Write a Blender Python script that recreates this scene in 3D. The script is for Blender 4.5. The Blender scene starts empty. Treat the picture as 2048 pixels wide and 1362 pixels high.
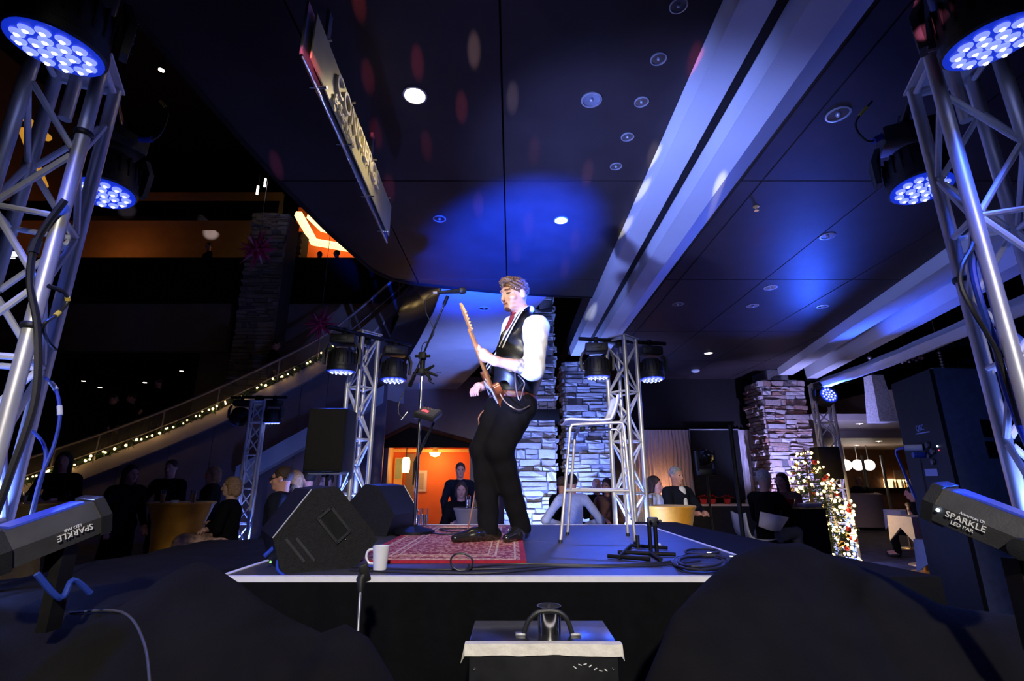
import bpy, bmesh, math, random
import numpy as np
from mathutils import Vector, Matrix, Euler, noise

# ------------------------------------------------------------------ camera
CAM = Vector((0.0, 0.0, 1.385))
PITCH = math.radians(15.6)
FPX = 1000.0                       # focal length in pixels of the 2048 x 1362 frame
SC = bpy.context.scene
cam_d = bpy.data.cameras.new('camera'); cam_d.sensor_fit = 'HORIZONTAL'; cam_d.sensor_width = 36.0
cam_d.lens = FPX / 2048 * 36.0; cam_d.clip_start = 0.05; cam_d.clip_end = 200
cam_o = bpy.data.objects.new('camera', cam_d); SC.collection.objects.link(cam_o)
cam_o.location = CAM; cam_o.rotation_euler = (math.pi / 2 + PITCH, 0, 0)
SC.camera = cam_o

def ray(x, y):
    c, s = math.cos(PITCH), math.sin(PITCH)
    u = 681 - y
    return Vector((x - 1024, FPX * c - u * s, FPX * s + u * c))
def P(x, y, Y):                    # photo pixel -> point at depth Y
    d = ray(x, y); return CAM + d * (Y / d.y)
def PZ(x, y, z):                   # photo pixel -> point at height z
    d = ray(x, y); return CAM + d * ((z - CAM.z) / d.z)

# ------------------------------------------------------------------ world, exposure
w = bpy.data.worlds.new('dim_hall'); SC.world = w; w.use_nodes = True
w.node_tree.nodes['Background'].inputs[0].default_value = (0.35, 0.30, 0.5, 1)
w.node_tree.nodes['Background'].inputs[1].default_value = 0.0
SC.view_settings.view_transform = 'Standard'; SC.view_settings.look = 'None'
SC.view_settings.gamma = 1.0; SC.view_settings.use_curve_mapping = False
SC.view_settings.exposure = 0.0
SC.cycles.use_denoising = True
SC.cycles.sample_clamp_indirect = 4.0

# ------------------------------------------------------------------ lamps of the hall
BLUE = (0.015, 0.10, 1.0); DEEP = (0.006, 0.055, 1.0); ICE = (0.20, 0.29, 1.0); PIER = (0.15, 0.25, 1.0); WARM = (1.0, 0.62, 0.28); WHITE = (1.0, 0.93, 0.84)
def spot(name, loc, target, watts, color, angle, blend=0.5, radius=0.05):
    d = bpy.data.lights.new(name, 'SPOT'); d.energy = watts; d.color = color
    d.spot_size = math.radians(angle); d.spot_blend = blend; d.shadow_soft_size = radius
    o = bpy.data.objects.new(name, d); SC.collection.objects.link(o); o.location = loc
    o.rotation_euler = (Vector(target) - Vector(loc)).to_track_quat('-Z', 'Y').to_euler()
    return o
def point(name, loc, watts, color, radius=0.08):
    d = bpy.data.lights.new(name, 'POINT'); d.energy = watts; d.color = color; d.shadow_soft_size = radius
    o = bpy.data.objects.new(name, d); SC.collection.objects.link(o); o.location = loc
    return o
ST = 1.0                           # stage top
ZC = 4.0                           # ceiling underside
# white front-of-house lamps on the ceiling behind the camera: they light the singer, the stage front and the towers
spot('front_spotlight_offscreen', (-1.6, -3.0, 3.7), (0.05, 3.35, 1.95), 1250, WHITE, 18, 0.4, 0.08)
spot('stage_wash_offscreen', (0.4, -3.0, 3.7), (0.0, 2.2, 1.35), 1100, WHITE, 50, 0.6, 0.10)
# blue uplight at the foot of each lit stone pier (the stone is brightest at its base)
spot('pier_uplight', (0.35, 8.9, 0.12), (0.40, 10.0, 2.0), 900, PIER, 100, 0.8, 0.05)
spot('pier_uplight', (1.6, 9.5, 0.12), (1.6, 10.5, 2.0), 560, PIER, 95, 0.8, 0.05)
spot('pier_uplight', (5.9, 10.4, 0.15), (6.6, 12.0, 2.6), 900, (0.34, 0.36, 1.0), 80, 0.7, 0.05)
# warm lamp hidden behind the man in the suit, glowing on the foot of the curtain
spot('curtain_lamp', (3.75, 12.55, 0.95), (3.6, 13.1, 1.25), 30, (1.0, 0.42, 0.2), 140, 1.0, 0.05)

# ------------------------------------------------------------------ materials
def mat(name, col, rough=0.6, metal=0.0, emit=None, estr=0.0, var=0.0, vscale=20.0, bump=0.0, bscale=60.0,
        spec=None, alpha=None, trans=0.0, coat=0.0, sheen=0.0, objvar=None):
    m = bpy.data.materials.new(name); m.use_nodes = True
    nt = m.node_tree; b = nt.nodes['Principled BSDF']
    b.inputs['Base Color'].default_value = (*col, 1); b.inputs['Roughness'].default_value = rough
    b.inputs['Metallic'].default_value = metal
    if spec is not None: b.inputs['Specular IOR Level'].default_value = spec
    if trans: b.inputs['Transmission Weight'].default_value = trans
    if coat: b.inputs['Coat Weight'].default_value = coat; b.inputs['Coat Roughness'].default_value = 0.15
    if sheen: b.inputs['Sheen Weight'].default_value = sheen
    if alpha is not None: b.inputs['Alpha'].default_value = alpha
    if emit is not None:
        b.inputs['Emission Color'].default_value = (*emit, 1); b.inputs['Emission Strength'].default_value = estr
    tc = nt.nodes.new('ShaderNodeTexCoord')
    if var:
        n = nt.nodes.new('ShaderNodeTexNoise'); n.inputs['Scale'].default_value = vscale; n.inputs['Detail'].default_value = 4
        nt.links.new(tc.outputs['Object'], n.inputs['Vector'])
        r = nt.nodes.new('ShaderNodeValToRGB')
        r.color_ramp.elements[0].position = 0.3; r.color_ramp.elements[1].position = 0.7
        r.color_ramp.elements[0].color = (*[max(0, c * (1 - var)) for c in col], 1)
        r.color_ramp.elements[1].color = (*[min(1, c * (1 + var)) for c in col], 1)
        nt.links.new(n.outputs['Fac'], r.inputs['Fac']); nt.links.new(r.outputs['Color'], b.inputs['Base Color'])
    if objvar:
        oi = nt.nodes.new('ShaderNodeObjectInfo'); r = nt.nodes.new('ShaderNodeValToRGB')
        r.color_ramp.interpolation = 'LINEAR'
        while len(r.color_ramp.elements) < len(objvar): r.color_ramp.elements.new(0.5)
        for i, c in enumerate(objvar):
            r.color_ramp.elements[i].position = i / (len(objvar) - 1); r.color_ramp.elements[i].color = (*c, 1)
        n = nt.nodes.new('ShaderNodeTexNoise'); n.inputs['Scale'].default_value = 9.0; n.inputs['Detail'].default_value = 5
        nt.links.new(tc.outputs['Object'], n.inputs['Vector'])
        mx = nt.nodes.new('ShaderNodeMath'); mx.operation = 'MULTIPLY_ADD'; mx.inputs[1].default_value = 0.5
        nt.links.new(n.outputs['Fac'], mx.inputs[0])
        sb = nt.nodes.new('ShaderNodeMath'); sb.operation = 'SUBTRACT'; sb.inputs[1].default_value = 0.25
        nt.links.new(oi.outputs['Random'], sb.inputs[0]); nt.links.new(sb.outputs[0], mx.inputs[2])
        nt.links.new(mx.outputs[0], r.inputs['Fac']); nt.links.new(r.outputs['Color'], b.inputs['Base Color'])
    if bump:
        n = nt.nodes.new('ShaderNodeTexNoise'); n.inputs['Scale'].default_value = bscale; n.inputs['Detail'].default_value = 5
        nt.links.new(tc.outputs['Object'], n.inputs['Vector'])
        bp = nt.nodes.new('ShaderNodeBump'); bp.inputs['Strength'].default_value = bump; bp.inputs['Distance'].default_value = 0.02
        nt.links.new(n.outputs['Fac'], bp.inputs['Height']); nt.links.new(bp.outputs['Normal'], b.inputs['Normal'])
    return m

M = {}
M['ceil'] = mat('dark ceiling panel', (0.036, 0.026, 0.028), 0.5, var=0.15, vscale=3, spec=0.15)
M['slab'] = mat('dark slab', (0.015, 0.012, 0.013), 0.8, spec=0.2, var=0.2)
M['beam'] = mat('white beam plaster', (0.72, 0.72, 0.74), 0.55, var=0.04, vscale=2, bump=0.05)
M['pale'] = mat('pale plaster', (0.62, 0.62, 0.66), 0.8, var=0.05, vscale=3, bump=0.08)
M['mauve'] = mat('mauve wall panel', (0.30, 0.24, 0.27), 0.3, var=0.15, vscale=1.5)
M['cream'] = mat('cream stringer', (0.62, 0.50, 0.44), 0.5, var=0.06, vscale=3)
M['tan'] = mat('tan wall', (0.40, 0.30, 0.22), 0.8, var=0.1, vscale=2, bump=0.05)
M['brownwall'] = mat('dim brown wall', (0.22, 0.15, 0.10), 0.8, var=0.15, vscale=1)  # brown is the wall's own colour
M['black'] = mat('black', (0.007, 0.007, 0.0075), 0.55, spec=0.2, var=0.3)
M['blackgloss'] = mat('black gloss', (0.015, 0.015, 0.017), 0.25, var=0.2)
M['blackplastic'] = mat('black plastic', (0.016, 0.016, 0.017), 0.45, var=0.2, bump=0.15, bscale=200)
M['greyplastic'] = mat('dark grey plastic', (0.055, 0.054, 0.055), 0.45, var=0.15, bump=0.1, bscale=150)
M['cabinet'] = mat('textured speaker paint', (0.009, 0.0085, 0.009), 0.5, spec=0.25, var=0.3, vscale=60, bump=0.4, bscale=300)
M['bluegrey'] = mat('blue-lit grey cabinet', (0.14, 0.16, 0.22), 0.55, var=0.15, bump=0.2, bscale=200)  # blue light falling on the cabinet side is mixed into this grey
M['grille'] = mat('speaker grille', (0.02, 0.018, 0.016), 0.6, spec=0.2, var=0.4, vscale=250, bump=0.5, bscale=400)
M['drape'] = mat('black drape cloth', (0.0075, 0.007, 0.0068), 0.9, var=0.2, vscale=8, bump=0.25, bscale=120, spec=0.1)
M['skirt'] = mat('black stage skirt', (0.004, 0.004, 0.004), 0.9, spec=0.1, var=0.2, bump=0.1)
M['deck'] = mat('stage deck', (0.055, 0.052, 0.055), 0.45, var=0.2, vscale=14, bump=0.15, bscale=200)
M['tape'] = mat('white edge tape', (0.85, 0.83, 0.78), 0.6, var=0.05)
M['gaffer'] = mat('worn white tape', (0.80, 0.76, 0.68), 0.65, var=0.12, vscale=25, bump=0.2)
M['alu'] = mat('brushed aluminium', (0.70, 0.69, 0.67), 0.42, 0.55, var=0.08, vscale=12, bump=0.03, bscale=90)
M['alu_white'] = mat('dull aluminium', (0.76, 0.76, 0.78), 0.55, 0.1, var=0.05)
M['chrome'] = mat('chrome', (0.85, 0.84, 0.83), 0.14, 1.0)
M['stoolmetal'] = mat('pale satin metal', (0.80, 0.75, 0.70), 0.3, 0.6)
M['steel'] = mat('grey steel', (0.35, 0.35, 0.37), 0.4, 0.8, var=0.1)
M['brass'] = mat('brass', (0.80, 0.50, 0.16), 0.3, 0.6)
M['rubber'] = mat('black rubber', (0.012, 0.012, 0.013), 0.5)
M['cable'] = mat('black cable', (0.018, 0.017, 0.017), 0.42)
M['bluecable'] = mat('blue cable', (0.02, 0.05, 0.35), 0.4)
M['yellowtape'] = mat('yellow tape', (0.75, 0.55, 0.06), 0.5)
M['greytape'] = mat('grey tape', (0.6, 0.6, 0.6), 0.5)
M['ambertube'] = mat('emissive amber', (0.85, 0.40, 0.05), 0.5, emit=(1.0, 0.45, 0.05), estr=0.5)
M['lens'] = mat('lit blue lens', (0.3, 0.4, 1.0), 0.2, emit=(0.30, 0.38, 1.0), estr=0.9)
M['lens_core'] = mat('lit lens core', (0.8, 0.85, 1.0), 0.2, emit=(0.8, 0.88, 1.0), estr=3.0)
M['lensplate'] = mat('blue lit lens plate', (0.05, 0.1, 0.6), 0.25, emit=(0.01, 0.05, 1.0), estr=0.45)
M['lampglow'] = mat('lit downlight', (1, 0.9, 0.7), 0.3, emit=(1.0, 0.80, 0.48), estr=30.0)
M['lampsoft'] = mat('lit small downlight', (1, 0.9, 0.7), 0.3, emit=(1.0, 0.88, 0.70), estr=6.0)
M['globe'] = mat('lit white globe', (1, 1, 1), 0.3, emit=(1.0, 0.85, 0.75), estr=5.0)
M['pendant'] = mat('lit pendant glass', (1, 0.9, 0.6), 0.3, emit=(1.0, 0.72, 0.30), estr=7.0)
M['trimring'] = mat('brushed trim ring', (0.55, 0.55, 0.6), 0.35, 0.6)
M['reflector'] = mat('dim reflector', (0.25, 0.25, 0.3), 0.25, 0.9)
M['orange'] = mat('orange painted wall', (0.85, 0.17, 0.03), 0.7, var=0.06, vscale=2)
M['ochre'] = mat('ochre wall', (0.85, 0.55, 0.18), 0.7, var=0.06)
M['wood'] = mat('dark wood', (0.14, 0.06, 0.03), 0.45, var=0.3, vscale=6)
M['curtain'] = mat('rippled white curtain', (0.62, 0.56, 0.55), 0.8, var=0.05)
M['yellowcloth'] = mat('gold stretch cloth', (0.80, 0.34, 0.015), 0.6, var=0.08, sheen=0.2)
M['whitecloth'] = mat('white tablecloth', (0.80, 0.76, 0.78), 0.8, var=0.04, bump=0.1)
M['swag'] = mat('white swag fabric', (0.82, 0.82, 0.86), 0.7, var=0.05, vscale=4)
M['blackcloth'] = mat('black tablecloth', (0.010, 0.010, 0.012), 0.85, spec=0.2, var=0.2)
M['glass'] = mat('clear glass', (0.9, 0.95, 1.0), 0.03, trans=1.0)
M['balglass'] = mat('balustrade glass', (0.55, 0.5, 0.45), 0.05, alpha=0.08, spec=0.6)
M['darkglass'] = mat('dark window glass', (0.05, 0.06, 0.09), 0.08, spec=1.0)
M['handrail'] = mat('satin handrail', (0.50, 0.42, 0.42), 0.35, 0.5)
M['green'] = mat('fir needles', (0.035, 0.075, 0.022), 0.7, var=0.4, vscale=30)
M['bulb'] = mat('warm fairy light', (1, 0.8, 0.4), 0.3, emit=(1.0, 0.66, 0.25), estr=9.0)
M['redball'] = mat('red bauble', (0.65, 0.03, 0.03), 0.2, coat=0.5)
M['goldball'] = mat('gold bauble', (0.8, 0.5, 0.12), 0.25, 0.9)
M['star'] = mat('magenta star', (0.70, 0.05, 0.16), 0.35, spec=0.5)
M['carpet'] = mat('dark patterned carpet', (0.05, 0.04, 0.05), 0.95, var=0.6, vscale=5, bump=0.2)
M['sofa'] = mat('beige sofa fabric', (0.55, 0.42, 0.35), 0.85, var=0.06, bump=0.15)
M['signpanel'] = mat('brushed gold sign panel', (0.60, 0.55, 0.27), 0.4, 0.1, var=0.08, vscale=6)
M['signedge'] = mat('sign glass edge', (0.45, 0.47, 0.55), 0.12, 0.5)
M['letter'] = mat('raised cream letter', (0.92, 0.86, 0.62), 0.4, 0.0)
M['white'] = mat('white ceramic', (0.86, 0.85, 0.84), 0.25, coat=0.3)
M['whiteplastic'] = mat('white plastic shell', (0.80, 0.80, 0.82), 0.35)
M['print'] = mat('white print', (0.85, 0.85, 0.87), 0.5)
M['blueprint'] = mat('blue grey print', (0.35, 0.4, 0.65), 0.5)
M['led'] = mat('blue white indicator', (0.7, 0.8, 1), 0.3, emit=(0.6, 0.75, 1.0), estr=6.0)
M['redled'] = mat('red indicator', (1, 0.1, 0.1), 0.3, emit=(1.0, 0.05, 0.08), estr=2.5)
M['greenled'] = mat('green indicator', (0.1, 1, 0.2), 0.3, emit=(0.3, 1.0, 0.2), estr=1.5)
M['screen'] = mat('lit sign face', (1, 1, 1), 0.4, emit=(1.0, 1.0, 0.95), estr=3.0)
M['rope'] = mat('red velvet rope', (0.25, 0.015, 0.02), 0.8, sheen=0.5)
M['paper'] = mat('white paper', (0.8, 0.75, 0.75), 0.8, var=0.08)
M['stone'] = mat('ledge stone', (0.4, 0.36, 0.33), 0.85, bump=0.6, bscale=18,
                 objvar=[(0.30, 0.25, 0.23), (0.60, 0.57, 0.54), (0.42, 0.36, 0.32), (0.72, 0.70, 0.68), (0.50, 0.46, 0.43)])
M['redstone'] = mat('mixed red and pale stone', (0.4, 0.3, 0.25), 0.85, bump=0.6, bscale=18,
                 objvar=[(0.40, 0.17, 0.10), (0.62, 0.54, 0.50), (0.46, 0.22, 0.13), (0.74, 0.68, 0.66), (0.55, 0.40, 0.33)])
M['brownstone'] = mat('brown stone', (0.2, 0.16, 0.12), 0.9, bump=0.6, bscale=18,
                 objvar=[(0.30, 0.22, 0.16), (0.48, 0.38, 0.28), (0.36, 0.27, 0.19), (0.55, 0.45, 0.35)])  # brown is the stone's own colour
M['mortar'] = mat('dark mortar', (0.16, 0.15, 0.15), 0.95, var=0.2)
# ------------------------------------------------------------------ mesh helpers
COL = SC.collection
class MB:
    """collects shapes in world coordinates and links them as ONE mesh object"""
    def __init__(s): s.v = []; s.f = []
    def add(s, vs, fs):
        o = len(s.v); s.v += [Vector(v) for v in vs]; s.f += [tuple(i + o for i in f) for f in fs]; return s
    def box(s, c, size, rot=None, bevel=0.0):
        bm = bmesh.new(); bmesh.ops.create_cube(bm, size=1.0)
        bmesh.ops.scale(bm, vec=Vector(size), verts=bm.verts)
        if bevel: bmesh.ops.bevel(bm, geom=list(bm.edges), offset=bevel, segments=2, affect='EDGES', profile=0.5)
        R = rot.to_matrix() if isinstance(rot, Euler) else (rot if rot is not None else Matrix.Identity(3))
        bm.verts.index_update()
        s.add([R @ v.co + Vector(c) for v in bm.verts], [[v.index for v in f.verts] for f in bm.faces]); bm.free(); return s
    def tube(s, a, b, r0, r1=None, n=10, cap=True):
        return s.path([a, b], [r0, r0 if r1 is None else r1], n, cap)
    def path(s, pts, r, n=8, cap=True, closed=False):
        pts = [Vector(p) for p in pts]; k = len(pts)
        rs = r if isinstance(r, (list, tuple)) else [r] * k
        vs = []; up = None
        for i, p in enumerate(pts):
            if closed: t = pts[(i + 1) % k] - pts[i - 1]
            else: t = pts[min(i + 1, k - 1)] - pts[max(i - 1, 0)]
            t = t.normalized() if t.length > 1e-9 else Vector((0, 0, 1))
            if up is None:
                up = Vector((0, 0, 1)) if abs(t.z) < 0.9 else Vector((1, 0, 0))
            x = t.cross(up)
            if x.length < 1e-6: x = t.cross(Vector((0, 1, 0)))
            x.normalize(); y = x.cross(t); up = y
            for j in range(n):
                a = 2 * math.pi * j / n
                vs.append(p + (x * math.cos(a) + y * math.sin(a)) * rs[i])
        fs = []
        for i in range(k if closed else k - 1):
            q = (i + 1) % k
            for j in range(n):
                fs.append((i * n + j, i * n + (j + 1) % n, q * n + (j + 1) % n, q * n + j))
        if cap and not closed:
            fs.append(tuple(range(n - 1, -1, -1))); fs.append(tuple((k - 1) * n + j for j in range(n)))
        return s.add(vs, fs)
    def lathe(s, prof, c=(0, 0, 0), rot=None, n=24):
        R = rot if rot is not None else Matrix.Identity(3); c = Vector(c); vs = []; fs = []
        for r, z in prof:
            for j in range(n):
                a = 2 * math.pi * j / n; vs.append(R @ Vector((r * math.cos(a), r * math.sin(a), z)) + c)
        for i in range(len(prof) - 1):
            for j in range(n):
                fs.append((i * n + j, i * n + (j + 1) % n, (i + 1) * n + (j + 1) % n, (i + 1) * n + j))
        fs.append(tuple(range(n - 1, -1, -1))); fs.append(tuple((len(prof) - 1) * n + j for j in range(n)))
        return s.add(vs, fs)
    def prism(s, poly, off):
        """polygon (list of 3-D points) extruded by the vector off"""
        k = len(poly); off = Vector(off); p = [Vector(q) for q in poly]
        fs = [tuple(range(k - 1, -1, -1)), tuple(range(k, 2 * k))] + [(i, (i + 1) % k, k + (i + 1) % k, k + i) for i in range(k)]
        return s.add(p + [q + off for q in p], fs)
    def ball(s, c, r, n=8, m=6, sc=(1, 1, 1)):
        prof = [(math.sin(math.pi * i / m), -math.cos(math.pi * i / m)) for i in range(1, m)]
        vs = [Vector((0, 0, -1))]; fs = []
        for rr, z in prof:
            for j in range(n): vs.append(Vector((rr * math.cos(2 * math.pi * j / n), rr * math.sin(2 * math.pi * j / n), z)))
        vs.append(Vector((0, 0, 1))); L = len(prof)
        for j in range(n):
            fs.append((0, 1 + (j + 1) % n, 1 + j)); fs.append((len(vs) - 1, 1 + (L - 1) * n + j, 1 + (L - 1) * n + (j + 1) % n))
        for i in range(L - 1):
            for j in range(n):
                fs.append((1 + i * n + j, 1 + i * n + (j + 1) % n, 1 + (i + 1) * n + (j + 1) % n, 1 + (i + 1) * n + j))
        sc = Vector(sc) * r if not isinstance(r, Vector) else r
        c = Vector(c)
        return s.add([Vector((v.x * sc.x, v.y * sc.y, v.z * sc.z)) + c for v in vs], fs)
    def quad(s, a, b, c, d): return s.add([a, b, c, d], [(0, 1, 2, 3)])
    def mesh(s, name, origin=(0, 0, 0), smooth=40):
        me = bpy.data.meshes.new(name); o = Vector(origin)
        me.from_pydata([tuple(v - o) for v in s.v], [], s.f)
        bm = bmesh.new(); bm.from_mesh(me); bmesh.ops.recalc_face_normals(bm, faces=bm.faces); bm.to_mesh(me); bm.free()
        if smooth:
            me.polygons.foreach_set('use_smooth', [True] * len(me.polygons)); me.set_sharp_from_angle(angle=math.radians(smooth))
        me.update(); return me

def tag(o, label=None, cat=None, group=None, kind=None):
    if label: o['label'] = label
    if cat: o['category'] = cat
    if group: o['group'] = group
    if kind: o['kind'] = kind
    return o
def thing(name, label, cat, base, group=None, kind=None, rotz=0.0):
    o = bpy.data.objects.new(name, None); COL.objects.link(o); o.location = base; o.empty_display_size = 0.1
    o.rotation_euler = (0, 0, rotz)
    return tag(o, label, cat, group, kind)
def wloc(o):
    l = Vector(o.location)
    while o.parent: o = o.parent; l += Vector(o.location)
    return l
def part(name, mb, material, parent, label=None, kind=None, smooth=40, origin=None):
    """a mesh given in world coordinates, linked under its (unrotated) thing"""
    base = wloc(parent) if parent is not None else Vector((0, 0, 0))
    org = Vector(origin) if origin is not None else base
    me = mb.mesh(name, org, smooth) if isinstance(mb, MB) else mb
    o = bpy.data.objects.new(name, me); COL.objects.link(o)
    if parent is not None: o.parent = parent
    o.location = org - base
    for m in (material if isinstance(material, (list, tuple)) else [material]): me.materials.append(m)
    return tag(o, label, None, None, kind)
def single(name, mb, material, label, cat, base, group=None, kind=None, smooth=40):
    """a thing that is one mesh, its origin at its base"""
    o = part(name, mb, material, None, smooth=smooth, origin=base)
    return tag(o, label, cat, group, kind)
def inst(name, me, parent, loc, rot=None, scale=(1, 1, 1)):
    o = bpy.data.objects.new(name, me); COL.objects.link(o); o.parent = parent
    o.location = loc; o.scale = scale
    if rot is not None: o.rotation_mode = 'QUATERNION'; o.rotation_quaternion = rot
    return o
def copy_tree(o, parent=None):
    c = o.copy(); COL.objects.link(c); c.parent = parent
    for ch in list(o.children): copy_tree(ch, c)
    return c
def text_mb(body, size, origin, xdir, ydir, depth=0.003, align='LEFT'):
    cu = bpy.data.curves.new('t', 'FONT'); cu.body = body; cu.size = size; cu.extrude = depth; cu.align_x = align
    cu.resolution_u = 3
    ob = bpy.data.objects.new('t', cu); COL.objects.link(ob)
    me = bpy.data.meshes.new_from_object(ob)
    xd = Vector(xdir).normalized(); yd = Vector(ydir); yd = (yd - xd * yd.dot(xd)).normalized(); zd = xd.cross(yd); o = Vector(origin)
    mb = MB(); mb.add([o + xd * v.co.x + yd * v.co.y + zd * v.co.z for v in me.vertices], [tuple(p.vertices) for p in me.polygons])
    bpy.data.objects.remove(ob); bpy.data.curves.remove(cu); bpy.data.meshes.remove(me)
    return mb
def smooth_pts(pts, n=6):
    pts = [Vector(p) for p in pts]; out = []
    q = [pts[0]] + pts + [pts[-1]]
    for i in range(1, len(q) - 2):
        a, b, c, d = q[i - 1], q[i], q[i + 1], q[i + 2]
        for k in range(n):
            t = k / n
            out.append(0.5 * ((2 * b) + (c - a) * t + (2 * a - 5 * b + 4 * c - d) * t * t + (3 * b - a - 3 * c + d) * t ** 3))
    out.append(pts[-1]); return out

# ------------------------------------------------------------------ solid bodies from smoothly joined round cones
class Solid:
    def __init__(s, h, k=0.03): s.h = h; s.k = k; s.p = []
    def cone(s, a, b, ra, rb=None, k=None, cut=False):
        s.p.append(('c', np.array(a, float), np.array(b, float), ra, ra if rb is None else rb, s.k if k is None else k, cut)); return s
    def ell(s, c, r, rot=None, k=None, cut=False):
        R = np.array(rot if rot is not None else Matrix.Identity(3)).T if rot is not None else np.eye(3)
        s.p.append(('e', np.array(c, float), np.array(r, float), R, None, s.k if k is None else k, cut)); return s
    def grow(s, d, h=None):
        t = Solid(h or s.h, s.k)
        for q in s.p:
            if q[0] == 'c': t.p.append((q[0], q[1], q[2], q[3] + d, q[4] + d, q[5], q[6]))
            else: t.p.append((q[0], q[1], q[2] + d, q[3], None, q[5], q[6]))
        return t
    def build(s, planes=(), wob=None):
        lo = np.full(3, 1e9); hi = -lo
        for q in s.p:
            if q[6]: continue
            if q[0] == 'c': r = max(q[3], q[4]); lo = np.minimum(lo, np.minimum(q[1], q[2]) - r); hi = np.maximum(hi, np.maximum(q[1], q[2]) + r)
            else: r = q[2].max(); lo = np.minimum(lo, q[1] - r); hi = np.maximum(hi, q[1] + r)
        h = s.h; lo = lo - 3 * h - 0.02; hi = hi + 3 * h + 0.02
        n = np.ceil((hi - lo) / h).astype(int) + 1
        ax = [lo[i] + h * np.arange(n[i]) for i in range(3)]
        V = np.full(n, 0.3, np.float32)
        for q in s.p:
            k = q[5]
            if q[0] == 'c': r = max(q[3], q[4]); a = np.minimum(q[1], q[2]) - r; b = np.maximum(q[1], q[2]) + r
            else: r = q[2].max(); a = q[1] - r; b = q[1] + r
            m = k + 4 * h + 0.02
            i0 = np.clip(((a - m - lo) / h).astype(int), 0, n - 1); i1 = np.clip(((b + m - lo) / h).astype(int) + 2, 1, n)
            if (i1 <= i0).any(): continue
            X = ax[0][i0[0]:i1[0]][:, None, None].astype(np.float32); Y = ax[1][i0[1]:i1[1]][None, :, None].astype(np.float32); Z = ax[2][i0[2]:i1[2]][None, None, :].astype(np.float32)
            if q[0] == 'c':
                ba = q[2] - q[1]; l2 = float(ba @ ba) or 1e-9
                t = np.clip(((X - q[1][0]) * ba[0] + (Y - q[1][1]) * ba[1] + (Z - q[1][2]) * ba[2]) / l2, 0, 1)
                d = np.sqrt((X - q[1][0] - t * ba[0]) ** 2 + (Y - q[1][1] - t * ba[1]) ** 2 + (Z - q[1][2] - t * ba[2]) ** 2) - (q[3] + (q[4] - q[3]) * t)
            else:
                R = q[3]; dx, dy, dz = X - q[1][0], Y - q[1][1], Z - q[1][2]
                e = [(R[i][0] * dx + R[i][1] * dy + R[i][2] * dz) for i in range(3)]
                k0 = np.sqrt(sum((e[i] / q[2][i]) ** 2 for i in range(3))); k1 = np.sqrt(sum((e[i] / q[2][i] ** 2) ** 2 for i in range(3))) + 1e-9
                d = k0 * (k0 - 1) / k1
            W = V[i0[0]:i1[0], i0[1]:i1[1], i0[2]:i1[2]]
            if q[6]:
                hh = np.clip(0.5 - 0.5 * (W + d) / k, 0, 1); W[:] = W + (-d - W) * hh + k * hh * (1 - hh)
            else:
                hh = np.clip(0.5 + 0.5 * (d - W) / k, 0, 1); W[:] = d + (W - d) * hh - k * hh * (1 - hh)
        X = ax[0][:, None, None]; Y = ax[1][None, :, None]; Z = ax[2][None, None, :]
        for (p, nn) in planes:           # keep the side the normal points away from
            V = np.maximum(V, ((X - p[0]) * nn[0] + (Y - p[1]) * nn[1] + (Z - p[2]) * nn[2]).astype(np.float32))
        if wob is not None: V = V + wob(X, Y, Z).astype(np.float32)
        return s.nets(V, lo, h)
    @staticmethod
    def nets(V, lo, h):
        S = V < 0
        c = [S[i:S.shape[0] - 1 + i, j:S.shape[1] - 1 + j, k:S.shape[2] - 1 + k] for i in (0, 1) for j in (0, 1) for k in (0, 1)]
        cnt = sum(x.astype(np.int8) for x in c); cell = (cnt > 0) & (cnt < 8)
        ii = np.argwhere(cell); idx = np.full(cell.shape, -1, np.int64); idx[tuple(ii.T)] = np.arange(len(ii))
        acc = np.zeros((len(ii), 3)); num = np.zeros(len(ii))
        offs = [(i, j, k) for i in (0, 1) for j in (0, 1) for k in (0, 1)]
        val = {o: V[ii[:, 0] + o[0], ii[:, 1] + o[1], ii[:, 2] + o[2]].astype(float) for o in offs}
        for o in offs:
            for a in range(3):
                if o[a] == 1: continue
                p = list(o); p[a] = 1; p = tuple(p)
                va, vb = val[o], val[p]; m = (va < 0) != (vb < 0)
                t = np.where(m, va / np.where(m, va - vb, 1), 0)
                pos = np.tile(np.array(o, float), (len(ii), 1)); pos[:, a] = t
                acc += pos * m[:, None]; num += m
        verts = (ii + acc / np.maximum(num, 1)[:, None]) * h + lo
        faces = []
        for a in range(3):
            b, d = (a + 1) % 3, (a + 2) % 3
            sl0 = [slice(None)] * 3; sl1 = [slice(None)] * 3; sl0[a] = slice(0, -1); sl1[a] = slice(1, None)
            s0, s1 = S[tuple(sl0)], S[tuple(sl1)]
            e = np.argwhere(s0 != s1); fl = s0[tuple(e.T)]
            ok = (e[:, b] > 0) & (e[:, d] > 0) & (e[:, b] < cell.shape[b]) & (e[:, d] < cell.shape[d]); e = e[ok]; fl = fl[ok]
            def at(db, dd):
                q = e.copy(); q[:, b] -= db; q[:, d] -= dd; return idx[tuple(q.T)]
            Q = np.stack([at(1, 1), at(0, 1), at(0, 0), at(1, 0)], 1)
            Q[~fl] = Q[~fl][:, ::-1]; faces.append(Q)
        F = np.concatenate(faces); F = F[(F >= 0).all(1)]
        return verts, F
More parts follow.
